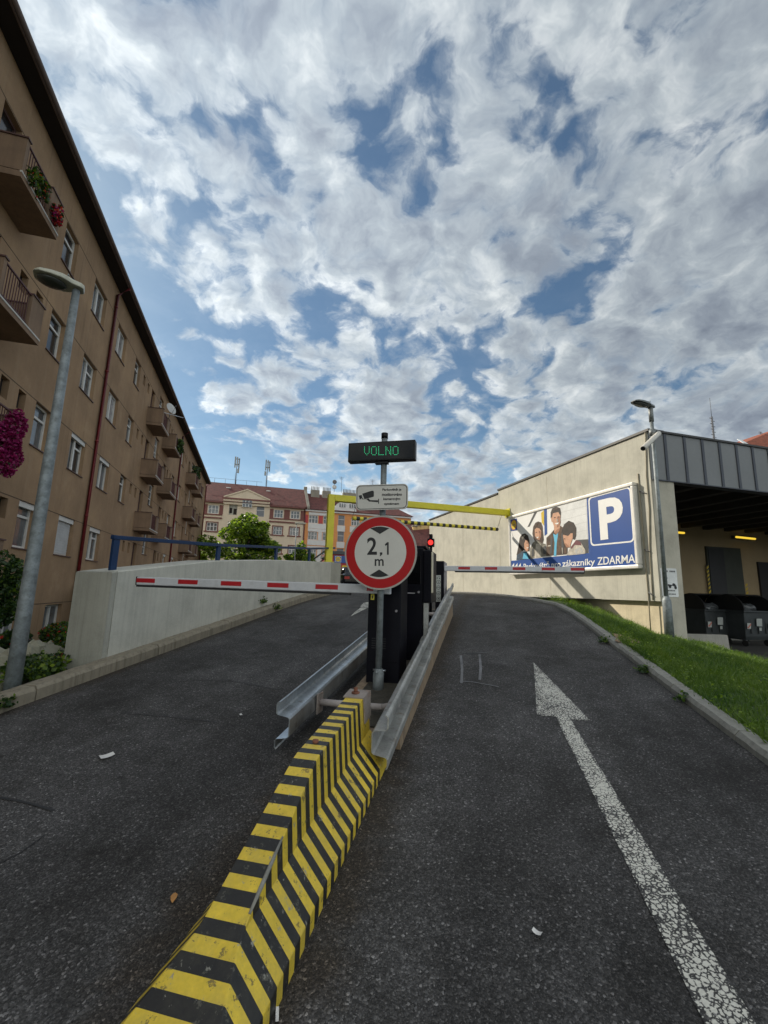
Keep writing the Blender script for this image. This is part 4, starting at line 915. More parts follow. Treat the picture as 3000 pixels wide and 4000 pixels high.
px = lambda x, y, Y=13.79: atY(x, y, Y)
a, b = px(2757, 2140), px(2905, 2355); mid = px(2828, 2250).x
mb = MB(); mb.box(a.x-.06, b.x+.06, 13.72, 13.80, 1.41, a.z+.06, 'doorg'); d_o = mb.build('dock_door', t)
mb = MB(); mb.box(a.x, mid, 13.70, 13.72, 1.42, a.z, 'door'); mb.build('door_leaf', d_o)
mb = MB()
for i in range(9):
    z = 1.45+i*.16; mb.poly([(a.x-.18, 13.70, z), (a.x-.07, 13.70, z+.08), (a.x-.07, 13.70, z+.17), (a.x-.18, 13.70, z+.09)], 'pyel'); mb.poly([(a.x-.18, 13.70, z+.09), (a.x-.07, 13.70, z+.17), (a.x-.07, 13.70, z+.24), (a.x-.18, 13.70, z+.16)], 'gantrydark')
for i in range(5):
    z = 1.45+i*.16; mb.poly([(b.x+.08, 13.70, z), (b.x+.2, 13.70, z+.08), (b.x+.2, 13.70, z+.17), (b.x+.08, 13.70, z+.09)], 'pyel')
mb.build('hazard_strip', d_o)
a = px(2955, 2195); mb = MB(); mb.box(a.x, a.x+1.4, 13.72, 13.80, 1.41, a.z, 'door'); mb.build('side_door', t)
for (x0, y0, x1, y1) in ((2636, 2083, 2675, 2086), (2874, 2101, 2952, 2109)):
    p, q = px(x0, y0, 13.6), px(x1, y1, 13.6); mb = MB(); mb.fbox(p-UP*.02+V((0, .03, 0)), q-p, V((0, .16, 0)), UP*.12, 'fascia'); w_o = mb.build('wall_lamp', t)
    mb = MB(); mb.tube([p+V((.03, 0, .04)), q+V((-.03, 0, .04))], .04, 'tube_on', 10); mb.build('tube', w_o)
mb = MB()
for y in (10.9, 13.55, 16.4): mb.box(XW-.002, XW+.001, y-.006, y+.006, 1.5, 4.98, 'cable')
mb.build('panel_joint', t)
# conduits on the wall
for n_, pts in enumerate((((2491,1850),(2508,2040),(2517,2150),(2534,2350),(2542,2464)), ((2520,1690),(2525,1860),(2536,1990),(2537,2130),(2543,2240),(2551,2345)))):
    mb = MB(); mb.tube([atX(x, y, 7.985) for x, y in pts], .012, 'cable', 8); mb.build('conduit', t)
mb = MB()
for p, q in (((2496,1918),(2525,1928)), ((2517,2146),(2540,2156)), ((2533,2313),(2553,2328))): mb.tube([atX(*p, 7.978), atX(*q, 7.978)], .011, 'mast', 6)
mb.build('conduit_clamp', t)
# tow-away notice on the column
q = [atY(x, y, 7.338) for x, y in ((2588,2331),(2655,2334),(2646,2222),(2582,2218))]
x0, x1, z0, z1 = q[0].x, q[1].x-.02, q[0].z, q[3].z
t = thing('tow_notice', ((x0+x1)/2, 7.34, z0), 'white notice with a tow truck on the market column behind the slim lamp post', 'notice')
mb = MB(); mb.prism(rrect((x0, 7.338, z0), (x1, 7.338, z0), (x1, 7.338, z1), (x0, 7.338, z1), .03), (0, .01, 0), 'plgrey'); mb.build('panel', t)
mb = MB(); U = lambda u, w: (x0+(x1-x0)*u, 7.335, z0+(z1-z0)*w)
for u in range(9): mb.poly([U(.10+u*.09, .865), U(.165+u*.09, .865), U(.165+u*.09, .92), U(.10+u*.09, .92)], 'pgrey') if u not in (4,) else None
for w_, k_, u0 in ((.2, 7, .18), (.08, 8, .12)):
    for u in range(k_): mb.poly([U(u0+u*.09, w_), U(u0+.065+u*.09, w_), U(u0+.065+u*.09, w_+.04), U(u0+u*.09, w_+.04)], 'pgrey')
for pl in (((.2,.38),(.36,.38),(.36,.45),(.30,.51),(.2,.51)), ((.24,.53),(.36,.68),(.40,.66),(.29,.52)), ((.38,.38),(.62,.38),(.62,.42),(.38,.44)), ((.62,.40),(.88,.34),(.90,.39),(.80,.47),(.70,.48))): mb.poly([U(*p) for p in pl], 'ink')
for u, w_ in ((.27, .36), (.5, .36), (.84, .33)): mb.disc(V(U(u, w_))-V((0, .001, 0)), (1, 0, 0), UP, .035, 'ink', 12)
mb.build('tow_symbol', t)

M['skind'] = mat('print_skin_shade', (.36, .17, .10), .6, 0, .1, 6); M['pgrey2'] = mat('print_mid_grey', (.44, .44, .43), .6, 0, .1)
# ------------------------------------------------------------------ billboard
XP = 7.885
T = lambda x, y, o=0: atX(1900+.3918*x, 1850+.3918*y, XP-o)
c4 = [T(234, 1010), T(1526, 945), T(1472, 72), T(224, 432)]
ya, yb = c4[0].y, c4[1].y; zb, zt_ = (c4[0].z+c4[1].z)/2, (c4[2].z+c4[3].z)/2
t = thing('billboard', (XP, (ya+yb)/2, zb), 'wide framed parking billboard with a big white P on the market wall', 'billboard')
mb = MB(); mb.box(XP+.008, XW-.002, yb+.02, ya-.02, zb+.02, zt_-.02, 'pframed'); mb.build('backing', t)
fwd = .085
mb = MB()
for y0, y1, z0, z1 in ((yb, ya, zt_-fwd, zt_), (yb, ya, zb, zb+fwd), (yb, yb+fwd, zb+fwd, zt_-fwd), (ya-fwd, ya, zb+fwd, zt_-fwd)): mb.box(XP-.02, XW-.003, y0, y1, z0, z1, 'pframe')
mb.build('frame', t, bevel=.02)
yi0, yi1, zi0, zi1 = ya-fwd, yb+fwd, zb+fwd, zt_-fwd      # inner: left edge is the larger y
mb = MB(); mb.poly([(XP+.006, yi0, zi0), (XP+.006, yi1, zi0), (XP+.006, yi1, zi1), (XP+.006, yi0, zi1)], 'whitep'); p_o = mb.build('panel', t)
def clampp(p): return V((p.x, min(max(p.y, yi1+.001), yi0-.001), min(max(p.z, zi0+.001), zi1-.001)))
def pic(mb, pts, mt, o): mb.poly([clampp(T(x, y, o)) for x, y in pts], mt)
mb = MB(); o = -.003
pic(mb, ((228,872),(985,797),(1022,792),(1016,640),(997,200),(1480,60),(1520,980),(228,980)), 'poster_blue', o); mb.build('blue_field', p_o)
mb = MB()
oq = [T(x, y, -.001) for x, y in ((1040,724),(1476,682),(1434,124),(1014,236))]; iq = [T(x, y, -.0005) for x, y in ((1052,708),(1462,668),(1424,142),(1027,250))]
r1 = rrect(*oq, .11); r2 = rrect(*iq, .09)
for i in range(len(r1)):
    j = (i+1) % len(r1); mb.poly([r1[i], r1[j], r2[j], r2[i]], 'whitep')
mb.build('parking_square', p_o)
mb = MB(); put_text(mb, 'P', T(1138, 664), T(1378, 630), T(1112, 268), 'whitep', .035, T(1352, 212)); mb.build('parking_letter', p_o)
T3 = lambda x, y, o=.0005: atX(1900+.3737*x, 2150+.3737*y, XP-o)
mb = MB()
for txt, a, b, c, d in (('Parkoviště', (388,200), (660,183), (388,134), (660,113)), ('pro', (680,198), (775,192), (680,137), (775,130)), ('zákazníky', (793,193), (1135,172), (793,104), (1135,82)), ('ZDARMA', (1160,153), (1555,128), (1160,73), (1555,40))):
    put_text(mb, txt, T3(*a), T3(*b), T3(*c), 'whitep', .012, T3(*d))
for x in (256, 291, 326): mb.poly([T3(x, 178), T3(x+34, 222), T3(x+34, 131)], 'whitep')
mb.build('lettering', p_o)
mb = MB()   # printed family picture, flat layers of ink
O = [.0]
def L(pts, mt): pic(mb, pts, mt, O[0]-.0025); O[0] += .0002
L(((608,346),(996,244),(1010,655),(900,664),(820,480),(745,520),(735,345)), 'plgrey')
L(((408,535),(478,388),(506,376),(430,527)), 'pgrey'); L(((545,392),(576,362),(574,520),(552,490)), 'pyel'); L(((574,356),(601,350),(606,600),(580,622)), 'poster_blue')
L(((893,662),(1014,654),(1018,790),(980,797),(900,760)), 'pgrey')
for y_ in range(320, 640, 80): L(((745,y_+66),(998,y_),(998,y_+2),(745,y_+68)), 'pgrey2')
L(((468,640),(458,600),(466,530),(488,490),(515,477),(545,486),(560,530),(566,600),(572,660),(560,700),(520,680),(480,668)), 'hairb')
L(((432,850),(436,745),(462,690),(500,662),(545,690),(590,702),(602,820)), 'coatg'); L(((480,840),(495,700),(540,700),(548,838)), 'beige')
L(((482,560),(500,540),(530,548),(547,575),(545,630),(528,662),(508,655),(484,622)), 'skin')
L(((298,862),(306,800),(345,775),(400,780),(438,832),(442,850)), 'denim'); L(((360,850),(372,790),(400,790),(420,850)), 'cyan')
L(((300,815),(318,725),(332,640),(352,606),(385,596),(415,618),(428,665),(432,720),(428,775),(405,775),(372,760),(340,790)), 'hair')
L(((392,660),(412,668),(424,705),(424,738),(418,768),(398,776),(378,748),(376,700)), 'skin')
L(((598,822),(598,640),(640,600),(672,560),(738,520),(790,552),(812,640),(806,804)), 'coatb')
L(((672,822),(680,690),(666,598),(690,612),(716,588),(700,700),(696,820)), 'cyan')
L(((672,500),(735,500),(728,570),(700,606),(676,590)), 'skin')
L(((640,440),(640,385),(660,342),(700,330),(734,344),(744,390),(740,440),(650,470)), 'hair')
L(((655,430),(664,396),(716,384),(738,420),(738,490),(722,530),(696,542),(670,516),(658,476)), 'skin'); L(((642,440),(654,436),(660,482),(650,482)), 'skin')
L(((798,812),(838,732),(888,672),(942,688),(986,762),(986,798),(830,814)), 'beige'); L(((838,738),(895,660),(942,684),(948,716),(882,712),(850,752)), 'maroon')
L(((748,605),(752,560),(775,505),(820,470),(868,488),(896,540),(894,620),(880,660),(830,640),(790,618)), 'hair')
L(((758,608),(815,622),(838,600),(858,606),(858,650),(840,700),(832,736),(800,736),(776,694),(768,652)), 'skin'); L(((836,596),(860,594),(860,640),(842,648)), 'skin')
L(((700,440),(738,425),(737,488),(722,528),(700,540),(706,500)), 'skind'); L(((520,565),(546,578),(544,628),(528,660),(518,650),(528,610)), 'skind'); L(((775,690),(800,700),(832,736),(800,736)), 'skind'); L(((676,590),(700,560),(728,545),(726,572),(700,606)), 'skind'); L(((416,690),(424,705),(424,738),(418,768),(410,772),(412,720)), 'skind')
L(((660,365),(700,340),(725,348),(690,362)), 'hairb'); L(((790,520),(825,485),(860,500),(820,510)), 'hairb'); L(((478,520),(500,490),(520,488),(490,540)), 'coatb'); L(((350,640),(372,612),(388,610),(362,660)), 'coatg')
L(((640,650),(660,640),(655,790),(632,800)), 'pgrey'); L(((745,600),(760,590),(772,720),(765,800),(752,800)), 'pgrey'); L(((560,730),(590,720),(596,800),(570,806)), 'pgrey'); L(((452,760),(468,730),(474,820),(450,830)), 'pgrey')
L(((884,760),(930,735),(960,770),(950,795),(890,800)), 'pgrey2'); L(((905,770),(930,752),(950,785),(905,796)), 'beige')
for pts, mt in ((((682,494),(722,486),(714,504),(694,508)), 'teeth'), (((672,436),(690,432),(690,440),(673,443)), 'hair'), (((708,430),(726,426),(726,434),(709,437)), 'hair'), (((498,632),(522,630),(514,642),(504,643)), 'teeth'), (((490,585),(504,582),(504,588),(491,591)), 'hair'), (((522,580),(536,578),(536,584),(523,586)), 'hair'), (((400,738),(420,733),(414,745),(404,746)), 'teeth'), (((398,690),(412,688),(412,694),(399,696)), 'hair'), (((770,648),(784,646),(784,652),(771,654)), 'hair'), (((700,452),(710,452),(712,478),(700,478)), 'beige'), (((612,716),(640,712),(640,724),(612,728)), 'beige'), (((752,740),(758,738),(762,800),(756,801)), 'beige')): L(pts, mt)
mb.build('family_print', p_o)
mb = MB(); lq = [T(x, y, .0015) for x, y in ((243,572),(306,564),(303,447),(239,461))]; mb.poly(lq, 'poster_blue')
lc = sum(lq, V((0,0,0)))/4; rr_ = (lq[3]-lq[0]).length*.44; ly = V((0, -1, 0))
mb.disc(lc-V((.0006, 0, 0)), ly, UP, rr_, 'pyel', 32); mb.disc(lc-V((.001, 0, 0)), ly, UP, rr_, 'pred', 32, rr_*.92)
for i, ch in enumerate('LiDL'):
    x0_ = -.72+i*.37; w_ = .3 if ch != 'i' else .16
    pp = lambda u, v: lc-V((.0014, 0, 0))+ly*(u*rr_)+UP*(v*rr_)
    put_text(mb, ch, pp(x0_+(.08 if ch == 'i' else 0), -.16), pp(x0_+w_+(.08 if ch == 'i' else 0), -.16), pp(x0_+(.08 if ch == 'i' else 0), .2), 'pred' if ch == 'i' else 'poster_blue', .03)
mb.build('emblem', p_o)

# ------------------------------------------------------------------ refuse containers and the concrete block
def container(label, xl, yf, seed):
    t = thing('waste_container', (xl+.65, yf+.5, .1), label, 'waste container', 'waste containers by the loading bay')
    w, d, z0, z1 = 1.28, 1.0, .30, 1.17
    mb = MB(); f = lambda z, k: [V((xl+k, yf+k, z)), V((xl+w-k, yf+k, z)), V((xl+w-k, yf+d-k, z)), V((xl+k, yf+d-k, z))]
    mb.loft([f(z0, .11), f(z0+.12, .075), f(z1, .02)], 'bin'); 
    for u in (.3, .62, .95): mb.box(xl+u-.012, xl+u+.012, yf+.028, yf+.06, z0+.2, z1-.06, 'bin')
    mb.build('body', t, bevel=.02)
    mb = MB(); mb.box(xl-.03, xl+w+.03, yf-.03, yf+d+.03, z1+.001, z1+.06, 'bin'); mb.build('rim', t, bevel=.015)
    mb = MB(); n = 14
    ring = lambda x: [V((x, yf+d/2+.54*cos(a), z1+.03+.50*sin(a))) for a in [pi*(.42+.58*i/n) for i in range(n+1)]]
    arc = [pi*(.0+.62*i/n) for i in range(n+1)]
    for x, x2 in ((xl-.02, xl+.03), (xl+w-.03, xl+w+.02)):
        pts = [V((x, yf+d/2+.54*cos(a), z1+.06+.5*sin(a))) for a in [pi*i/n for i in range(n+1)]]; mb.prism(pts, (x2-x, 0, 0), 'binlid')
    P_ = [V((xl+.03, yf+d/2+.54*cos(a), z1+.06+.5*sin(a))) for a in arc]
    for p, q in zip(P_[:-1], P_[1:]): mb.fbox(p, q-p, (w-.06, 0, 0), (q-p).cross(V((1, 0, 0))).normalized()*.02, 'binlid')
    mb.build('lid', t)
    mb = MB(); rnd = random.Random(seed); c = V((xl+.62, yf+.38, z1+.08))
    mb.loft([[c+V((.34*sin(pi*k_/7)*cos(2*pi*j/12), .26*sin(pi*k_/7)*sin(2*pi*j/12), .2*cos(pi*k_/7)))*(1+.3*(rnd.random()-.5)) - c*0 for j in range(12)] for k_ in range(1, 7)], 'bag', True, False)
    mb.build('rubbish_bag', t)
    for x in (xl+.16, xl+w-.16):
        for y in (yf+.16, yf+d-.16):
            mb = MB(); mb.tube([V((x-.025, y, .2)), V((x+.025, y, .2))], .10, 'tyre', 14); mb.box(x-.04, x+.04, y-.04, y+.04, .29, .36, 'mast'); mb.build('wheel', t)
    for x in (xl+.08, xl+w-.24):
        mb = MB(); mb.poly([(x, yf+.005, .66), (x+.16, yf+.005, .66), (x+.16, yf-.008, .84), (x, yf-.008, .84)], 'stick'); mb.poly([(x, yf+.001, .70), (x+.05, yf+.003, .67), (x+.16, yf-.009, .78), (x+.16, yf-.012, .84)], 'stickr'); mb.build('warning_sticker', t)
    mb = MB(); mb.poly([(xl+.5, yf+.003, .74), (xl+.74, yf+.003, .74), (xl+.74, yf-.012, .98), (xl+.5, yf-.012, .98)], 'stick'); mb.build('label_plate', t)
    mb = MB(); mb.poly([(xl+.6, yf+.008, .60), (xl+.7, yf+.008, .60), (xl+.7, yf+.001, .70), (xl+.6, yf+.001, .70)], 'stick'); mb.build('small_sticker', t)
b1 = atZ(2766, 2520, .1); container('dark grey waste container just behind the market column, rubbish bag under its open lid', b1.x, b1.y, 3)
b2 = atZ(2921, 2528, .1); container('dark grey waste container partly cut off beyond the other one', b2.x, b2.y, 5)
q = atZ(2868, 2585, .12); t = thing('concrete_block', (q.x-.5, q.y+.2, .1), 'grey concrete barrier block with a whitewashed end in front of the waste containers', 'concrete block')
mb = MB(); ux = V((-.97, .25, 0)); uy = V((.25, .97, 0)); sct = [(-.26,0),(-.26,.12),(-.12,.24),(-.09,.62),(.09,.62),(.12,.24),(.26,.12),(.26,0)]
o_ = V((q.x, q.y, .1))
mb.loft([[o_+ux*k_+uy*(a+.2)+UP*b for a, b in sct] for k_ in (0, 1.5)], 'jersey'); mb.build('body', t, bevel=.015)
mb = MB(); mb.poly([o_-ux*.004+uy*(a+.2)+UP*b for a, b in ((-.105,.30),(-.085,.6),(.085,.6),(.105,.30))], 'signwhite'); mb.build('white_patch', t)

# ================================================================== FAR BUILDINGS
YF = 80.; KS = 80/72.
tx = lambda x: x*KS
tz = lambda z: (z-1.55)*KS+1.55
def far_house(name, label, x0, x1, ze, zridge, wallm, wins_, roofm, hip=0):
    t = thing(name, ((x0+x1)/2, YF+5, 1.5), label, 'apartment house', 'houses across the car park')
    hol = [(a-x0, b-x0, c-1.5, d-1.5) for a, b, c, d, k in wins_]
    mb = MB(); facade(mb, (x0, YF, 1.5), (1, 0, 0), (0, 0, 1), x1-x0, ze-1.5, hol, wallm, .22)
    mb.box(x0, x1, YF+.4, YF+12, 1.5, ze-.01, wallm)
    mb.poly([(x0, YF, 1.5), (x0, YF+.4, 1.5), (x0, YF+.4, ze), (x0, YF, ze)][::-1], wallm); mb.poly([(x1, YF, 1.5), (x1, YF+.4, 1.5), (x1, YF+.4, ze), (x1, YF, ze)], wallm); mb.build('wall', t)
    for a, b, c, d, k in wins_:
        yf = YF+.14; mb = MB(); f_ = .10
        if k == 'loggia':
            mb.box(a, b, YF+.30, YF+.36, c, d, 'conc2'); mb.box(a+.1, a+.5, YF+.27, YF+.30, c+.3, d-.7, 'darkhole'); mb.box(b-.6, b-.1, YF+.27, YF+.30, c+.1, d-.8, 'darkhole'); mb.build('loggia', t); continue
        if k == 'blind':
            mb.box(a, b, yf, yf+.03, c, d, 'fgrey'); mb.box(a, b, yf-.03, yf, (c+d)/2+.12, (c+d)/2+.2, 'fwhite'); mb.box(a, a+.06, yf-.03, yf, c, d, 'fwhite'); mb.box(b-.06, b, yf-.03, yf, c, d, 'fwhite'); mb.build('window', t); continue
        for p_, q_, r_, s_ in ((a, a+f_, c, d), (b-f_, b, c, d), (a+f_, b-f_, c, c+f_), (a+f_, b-f_, d-f_, d)): mb.box(p_, q_, yf-.05, yf+.02, r_, s_, 'fwhite')
        nv = 3 if b-a > 1.2 else 2
        for i in range(1, nv): u = a+(b-a)*i/nv; mb.box(u-.05, u+.05, yf-.06, yf+.02, c+f_, d-f_, 'fwhite')
        v = c+(d-c)*.56; mb.box(a+f_, b-f_, yf-.045, yf+.01, v-.035, v+.035, 'fwhite'); w_o = mb.build('window', t)
        mb = MB(); mb.poly([(a, yf+.015, c), (b, yf+.015, c), (b, yf+.015, d), (a, yf+.015, d)], 'pane'); mb.build('pane', w_o)
    mb = MB(); xo = .3
    mb.mesh([(x0-xo, YF-.55, ze-.05), (x1+xo, YF-.55, ze-.05), (x1+xo-hip, YF+7, zridge), (x0-xo, YF+7, zridge), (x0-xo, YF+14, ze-.05), (x1+xo, YF+14, ze-.05)], [(0,1,2,3), (3,2,5,4), (1,5,2), (0,3,4), (0,4,5,1)], roofm); r_o = mb.build('roof', t)
    return t, r_o
rows = ((12.6, 13.9), (9.9, 11.2), (7.0, 8.25), (4.2, 5.4))
W = []
for i, (a, b) in enumerate(rows):
    for x0, x1 in ((-7.5, -6.0), (2.3, 3.7), (4.9, 6.3)): W.append((tx(x0), tx(x1), tz(a), tz(b), 'w'))
    if i:
        W.append((tx(-4.5), tx(-3.3), tz(a-.1), tz(b+.3), 'blind')); W.append((tx(-.4), tx(.8), tz(a-.1), tz(b+.3), 'blind')); W.append((tx(-2.6), tx(-1.15), tz(a+.9), tz(b+.8), 'w'))
W += [(tx(-4.5), tx(-3.3), tz(12.6), tz(14.35), 'loggia'), (tx(-.4), tx(.8), tz(12.6), tz(14.3), 'blind')]
t, r_o = far_house('terraced_house', 'cream house with brown trim and a shallow gable, behind the green tree', tx(-12.), tx(7.15), tz(14.6), tz(18.9), 'fcream', W, 'roof')
mb = MB(); g = [(tx(-5.4), tz(15.2)), (tx(-2.0), tz(16.6)), (tx(1.55), tz(15.2)), (tx(1.55), tz(14.2)), (tx(-5.4), tz(14.2))]
mb.prism([(x, YF-.35, z) for x, z in g], (0, 3., 0), 'fcream')
a_, b_ = g[0], g[1]
mb.build('gable', t)
W2 = (tx(-2.6), tx(-1.15), tz(13.9), tz(15.0))
mb = MB(); mb.box(W2[0], W2[1], YF-.38, YF-.352, W2[2], W2[3], 'fwhite'); w_o = mb.build('window', t)
mb = MB()
for i in range(3):
    for j in range(2):
        dx = (W2[1]-W2[0])/3; dz = (W2[3]-W2[2])/2; mb.box(W2[0]+dx*i+.07, W2[0]+dx*(i+1)-.07, YF-.40, YF-.381, W2[2]+dz*j+.06, W2[2]+dz*(j+1)-.06, 'pane')
mb.build('pane', w_o)
mb = MB()
for (x, z), (x2, z2) in ((g[0], g[1]), (g[1], g[2])): mb.fbox((x, YF-.5, z-.02), (x2-x, 0, z2-z), (0, .5, 0), (0, 0, .22), 'fcream')
mb.build('gable_moulding', t)
def bx1(name, *a):
    q = MB(); q.box(*a, 'fbrown'); return q.build(name, t)
bx1('cornice', tx(-5.6), tx(1.7), YF-.5, YF-.36, tz(14.98), tz(15.2))
for x0, x1 in ((-12, -5.4), (1.6, 7.1)):
    bx1('cornice', tx(x0), tx(x1), YF-.75, YF-.05, tz(14.25), tz(14.4)); bx1('string_course', tx(x0), tx(x1), YF-.16, YF-.003, tz(12.38), tz(12.55)); bx1('string_course', tx(x0), tx(x1), YF-.2, YF-.003, tz(11.85), tz(12.05))
for x0, x1 in ((-8.1, -7.62), (-5.9, -5.35), (1.62, 2.18), (3.85, 4.75), (6.45, 7.05)): bx1('wall_panel', tx(x0), tx(x1), YF-.05, YF-.003, tz(12.56), tz(13.98))
for x0, x1 in ((-7.5, -6.0), (2.3, 3.7), (4.9, 6.3)):
    for a, b in rows[1:3]:
        q = MB(); q.box(tx(x0)-.18, tx(x0)-.003, YF-.06, YF-.003, tz(a), tz(b)+.02, 'fbrown'); q.box(tx(x1)+.003, tx(x1)+.18, YF-.06, YF-.003, tz(a), tz(b)+.02, 'fbrown'); q.box(tx(x0)-.18, tx(x1)+.18, YF-.06, YF-.003, tz(b)+.02, tz(b)+.17, 'fbrown'); q.box(tx(x0)-.4, tx(x1)+.4, YF-.12, YF-.003, tz(a)-.2, tz(a), 'fbrown'); q.build('window_surround', t)
mb = MB(); mb.prism([(tx(-12), YF-.78, tz(14.41)), (tx(-12), YF+.9, tz(15.25)), (tx(-12), YF+.9, tz(14.41))], (tx(-5.5)-tx(-12), 0, 0), 'roof'); mb.build('eave_tiles', t); mb = MB(); mb.prism([(tx(1.65), YF-.78, tz(14.41)), (tx(1.65), YF+.9, tz(15.25)), (tx(1.65), YF+.9, tz(14.41))], (tx(7.1)-tx(1.65), 0, 0), 'roof'); mb.build('eave_tiles', t)
mb = MB(); mb.tube([(tx(7.12), YF-.12, 1.5), (tx(7.12), YF-.12, tz(14.3))], .12, 'rail', 8); mb.build('downpipe', t)
ry = YF+6.9
def rooftop(x, z):   # point on the front roof slope seen at that (72 m plane) position
    return V((tx(x)*1.05, YF+4.5, tz(z)))
for x, z in ((-4.9, 17.9), (1.2, 17.9)):
    mb = MB(); p = V((tx(x)*1.05, YF+5.1, tz(17.75))); mb.cbox(p, V((.75, 0, 0)), V((0, .6, 0)), UP*.16, 'fwhite'); mb.cbox(p-UP*.3, V((.5, 0, 0)), V((0, .5, 0)), UP*.5, 'pgrey'); mb.build('roof_vent', r_o)
mb = MB(); zz = tz(18.9)
for x in [tx(-11)+1.9*i for i in range(7)]: mb.tube([(x, ry, zz-.1), (x, ry, zz+.8)], .03, 'mast', 5)
mb.tube([(tx(-11), ry, zz+.78), (tx(-11)+12.4, ry, zz+.78)], .025, 'mast', 5); mb.build('ridge_railing', r_o)
for k_, (px_, lab) in enumerate(((922, 'mobile phone mast on the red roof, the one nearer the brown house'), (1042, 'mobile phone mast on the red roof, the one nearer the display sign'))):
    pz = atY(px_, 1855 if k_ == 0 else 1868, YF+6.8); top_ = atY(px_+3, 1785 if k_ == 0 else 1797, YF+6.8); p = V((pz.x, YF+6.8, zz-.4)); h_ = top_.z-p.z
    t = thing('phone_mast', p, lab, 'antenna mast', 'phone masts on the far roof')
    mb = MB(); mb.tube([p, p+UP*h_], .07, 'mast', 8)
    for i in range(9): mb.box(p.x-.22, p.x+.22, p.y-.02, p.y+.02, p.z+.5+i*.22, p.z+.54+i*.22, 'mast')
    mb.build('pole', t)
    for dx, dy, z0, z1 in ((-.32, -.15, .62, 1.0), (.05, -.3, .66, .98), (.38, .05, .60, .96)):
        mb = MB(); mb.box(p.x+dx-.12, p.x+dx+.12, p.y+dy-.08, p.y+dy+.08, p.z+h_*z0, p.z+h_*z1, 'antenna'); mb.build('antenna_panel', t)
    mb = MB(); mb.box(p.x-.38, p.x+.38, p.y-.03, p.y+.03, p.z+h_*.72, p.z+h_*.75, 'mast'); mb.box(p.x-.38, p.x+.38, p.y-.03, p.y+.03, p.z+h_*.92, p.z+h_*.94, 'mast'); sg_ = 1 if k_ == 0 else -1; mb.box(p.x+sg_*.15, p.x+sg_*.5, p.y-.3, p.y-.05, p.z+h_*.44, p.z+h_*.58, 'antenna'); mb.build('equipment_box', t)
# orange house
W = []
for a, b in ((12.1, 13.42), (9.4, 10.72), (6.6, 7.9), (3.9, 5.1)):
    for x0, x1, k in ((7.8, 9.3, 'w'), (10.15, 11.2, 'w'), (12.6, 13.7, 'blind'), (14.8, 16.2, 'w'), (17.4, 18.8, 'w'), (20, 21.4, 'w'), (22.8, 24, 'w')): W.append((tx(x0), tx(x1), tz(a-(.05 if k == 'blind' else 0)), tz(b+(.3 if k == 'blind' else 0)), k))
t, r_o = far_house('terraced_house', 'orange and white house with chimneys, partly behind the round sign', tx(7.16), tx(25.3), tz(14.35), tz(18.3), 'forange', W, 'roof', 5.)
mb = MB()
for a, b in ((12.1, 13.42), (9.4, 10.72), (6.6, 7.9)):
    mb.box(tx(9.42), tx(10.05), YF-.04, YF-.003, tz(a), tz(b), 'fred' if a > 12 else 'fwhite'); mb.box(tx(7.2), tx(7.7), YF-.04, YF-.003, tz(a), tz(b), 'fred' if a > 12 else 'forange')
    for x0, x1 in ((7.75, 11.4),): mb.box(tx(x0), tx(x1), YF-.05, YF-.003, tz(b)+.03, tz(b)+.55, 'fwhite'); mb.box(tx(x0), tx(x1), YF-.05, YF-.003, tz(a)-.95, tz(a)-.03, 'fwhite')
    for x0, x1 in ((12.5, 13.8), (14.6, 16.4)): mb.box(tx(x0), tx(x1), YF-.05, YF-.003, tz(a)-1.2, tz(a)-.1, 'fwhite')
mb.box(tx(7.2), tx(25.2), YF-.3, YF-.003, tz(14.0), tz(14.25), 'fwhite'); mb.build('white_trim', t)
mb = MB(); cx, cz = tx(13.7), tz(14.5)
arcp = [(cx+tx(1.75)*1.08*cos(a), YF-.2, cz+1.75*sin(a)) for a in [pi*i/12 for i in range(13)]]; mb.prism(arcp, (0, 3, 0), 'fwhite'); mb.build('dormer', t)
for x0, x1 in ((12.6, 13.75), (14.3, 15.4)):
    mb = MB(); mb.box(tx(x0), tx(x1), YF-.25, YF-.203, tz(15.0), tz(15.75), 'fwhite'); w_o = mb.build('window', t)
    mb = MB()
    for i in range(3): d_ = (tx(x1)-tx(x0))/3; mb.box(tx(x0)+d_*i+.06, tx(x0)+d_*(i+1)-.06, YF-.27, YF-.251, tz(15.06), tz(15.69), 'pane')
    mb.build('pane', w_o)
for x0, x1 in ((7.9, 9.3), (9.8, 11.15), (13.2, 15.6)):
    mb = MB(); mb.box(tx(x0)*1.07, tx(x1)*1.07, YF+5.3, YF+6.3, tz(17.), tz(18.7), 'chim'); c_o = mb.build('chimney', r_o)
    mb = MB(); n_ = int((x1-x0)/.22)
    for i in range(n_): x = tx(x0)*1.07+.12+(tx(x1)-tx(x0))*1.07*i/n_; mb.tube([(x, YF+5.6, tz(18.7)), (x, YF+5.6, tz(19.35))], .08, 'pots', 6)
    mb.build('chimney_pot', c_o)
mb = MB(); x = tx(7.1)*1.07; mb.box(x-.3, x+.3, YF-.4, YF+7, tz(14.3), tz(14.35), 'chim')
mb.fbox((x-.25, YF-.5, tz(14.3)), (.5, 0, 0), (0, 7.4, tz(18.6)-tz(14.3)), (0, 0, .5), 'chim'); mb.box(x-.3, x+.3, YF+6.6, YF+7.4, tz(18), tz(19.4), 'chim'); mb.build('party_wall', r_o)
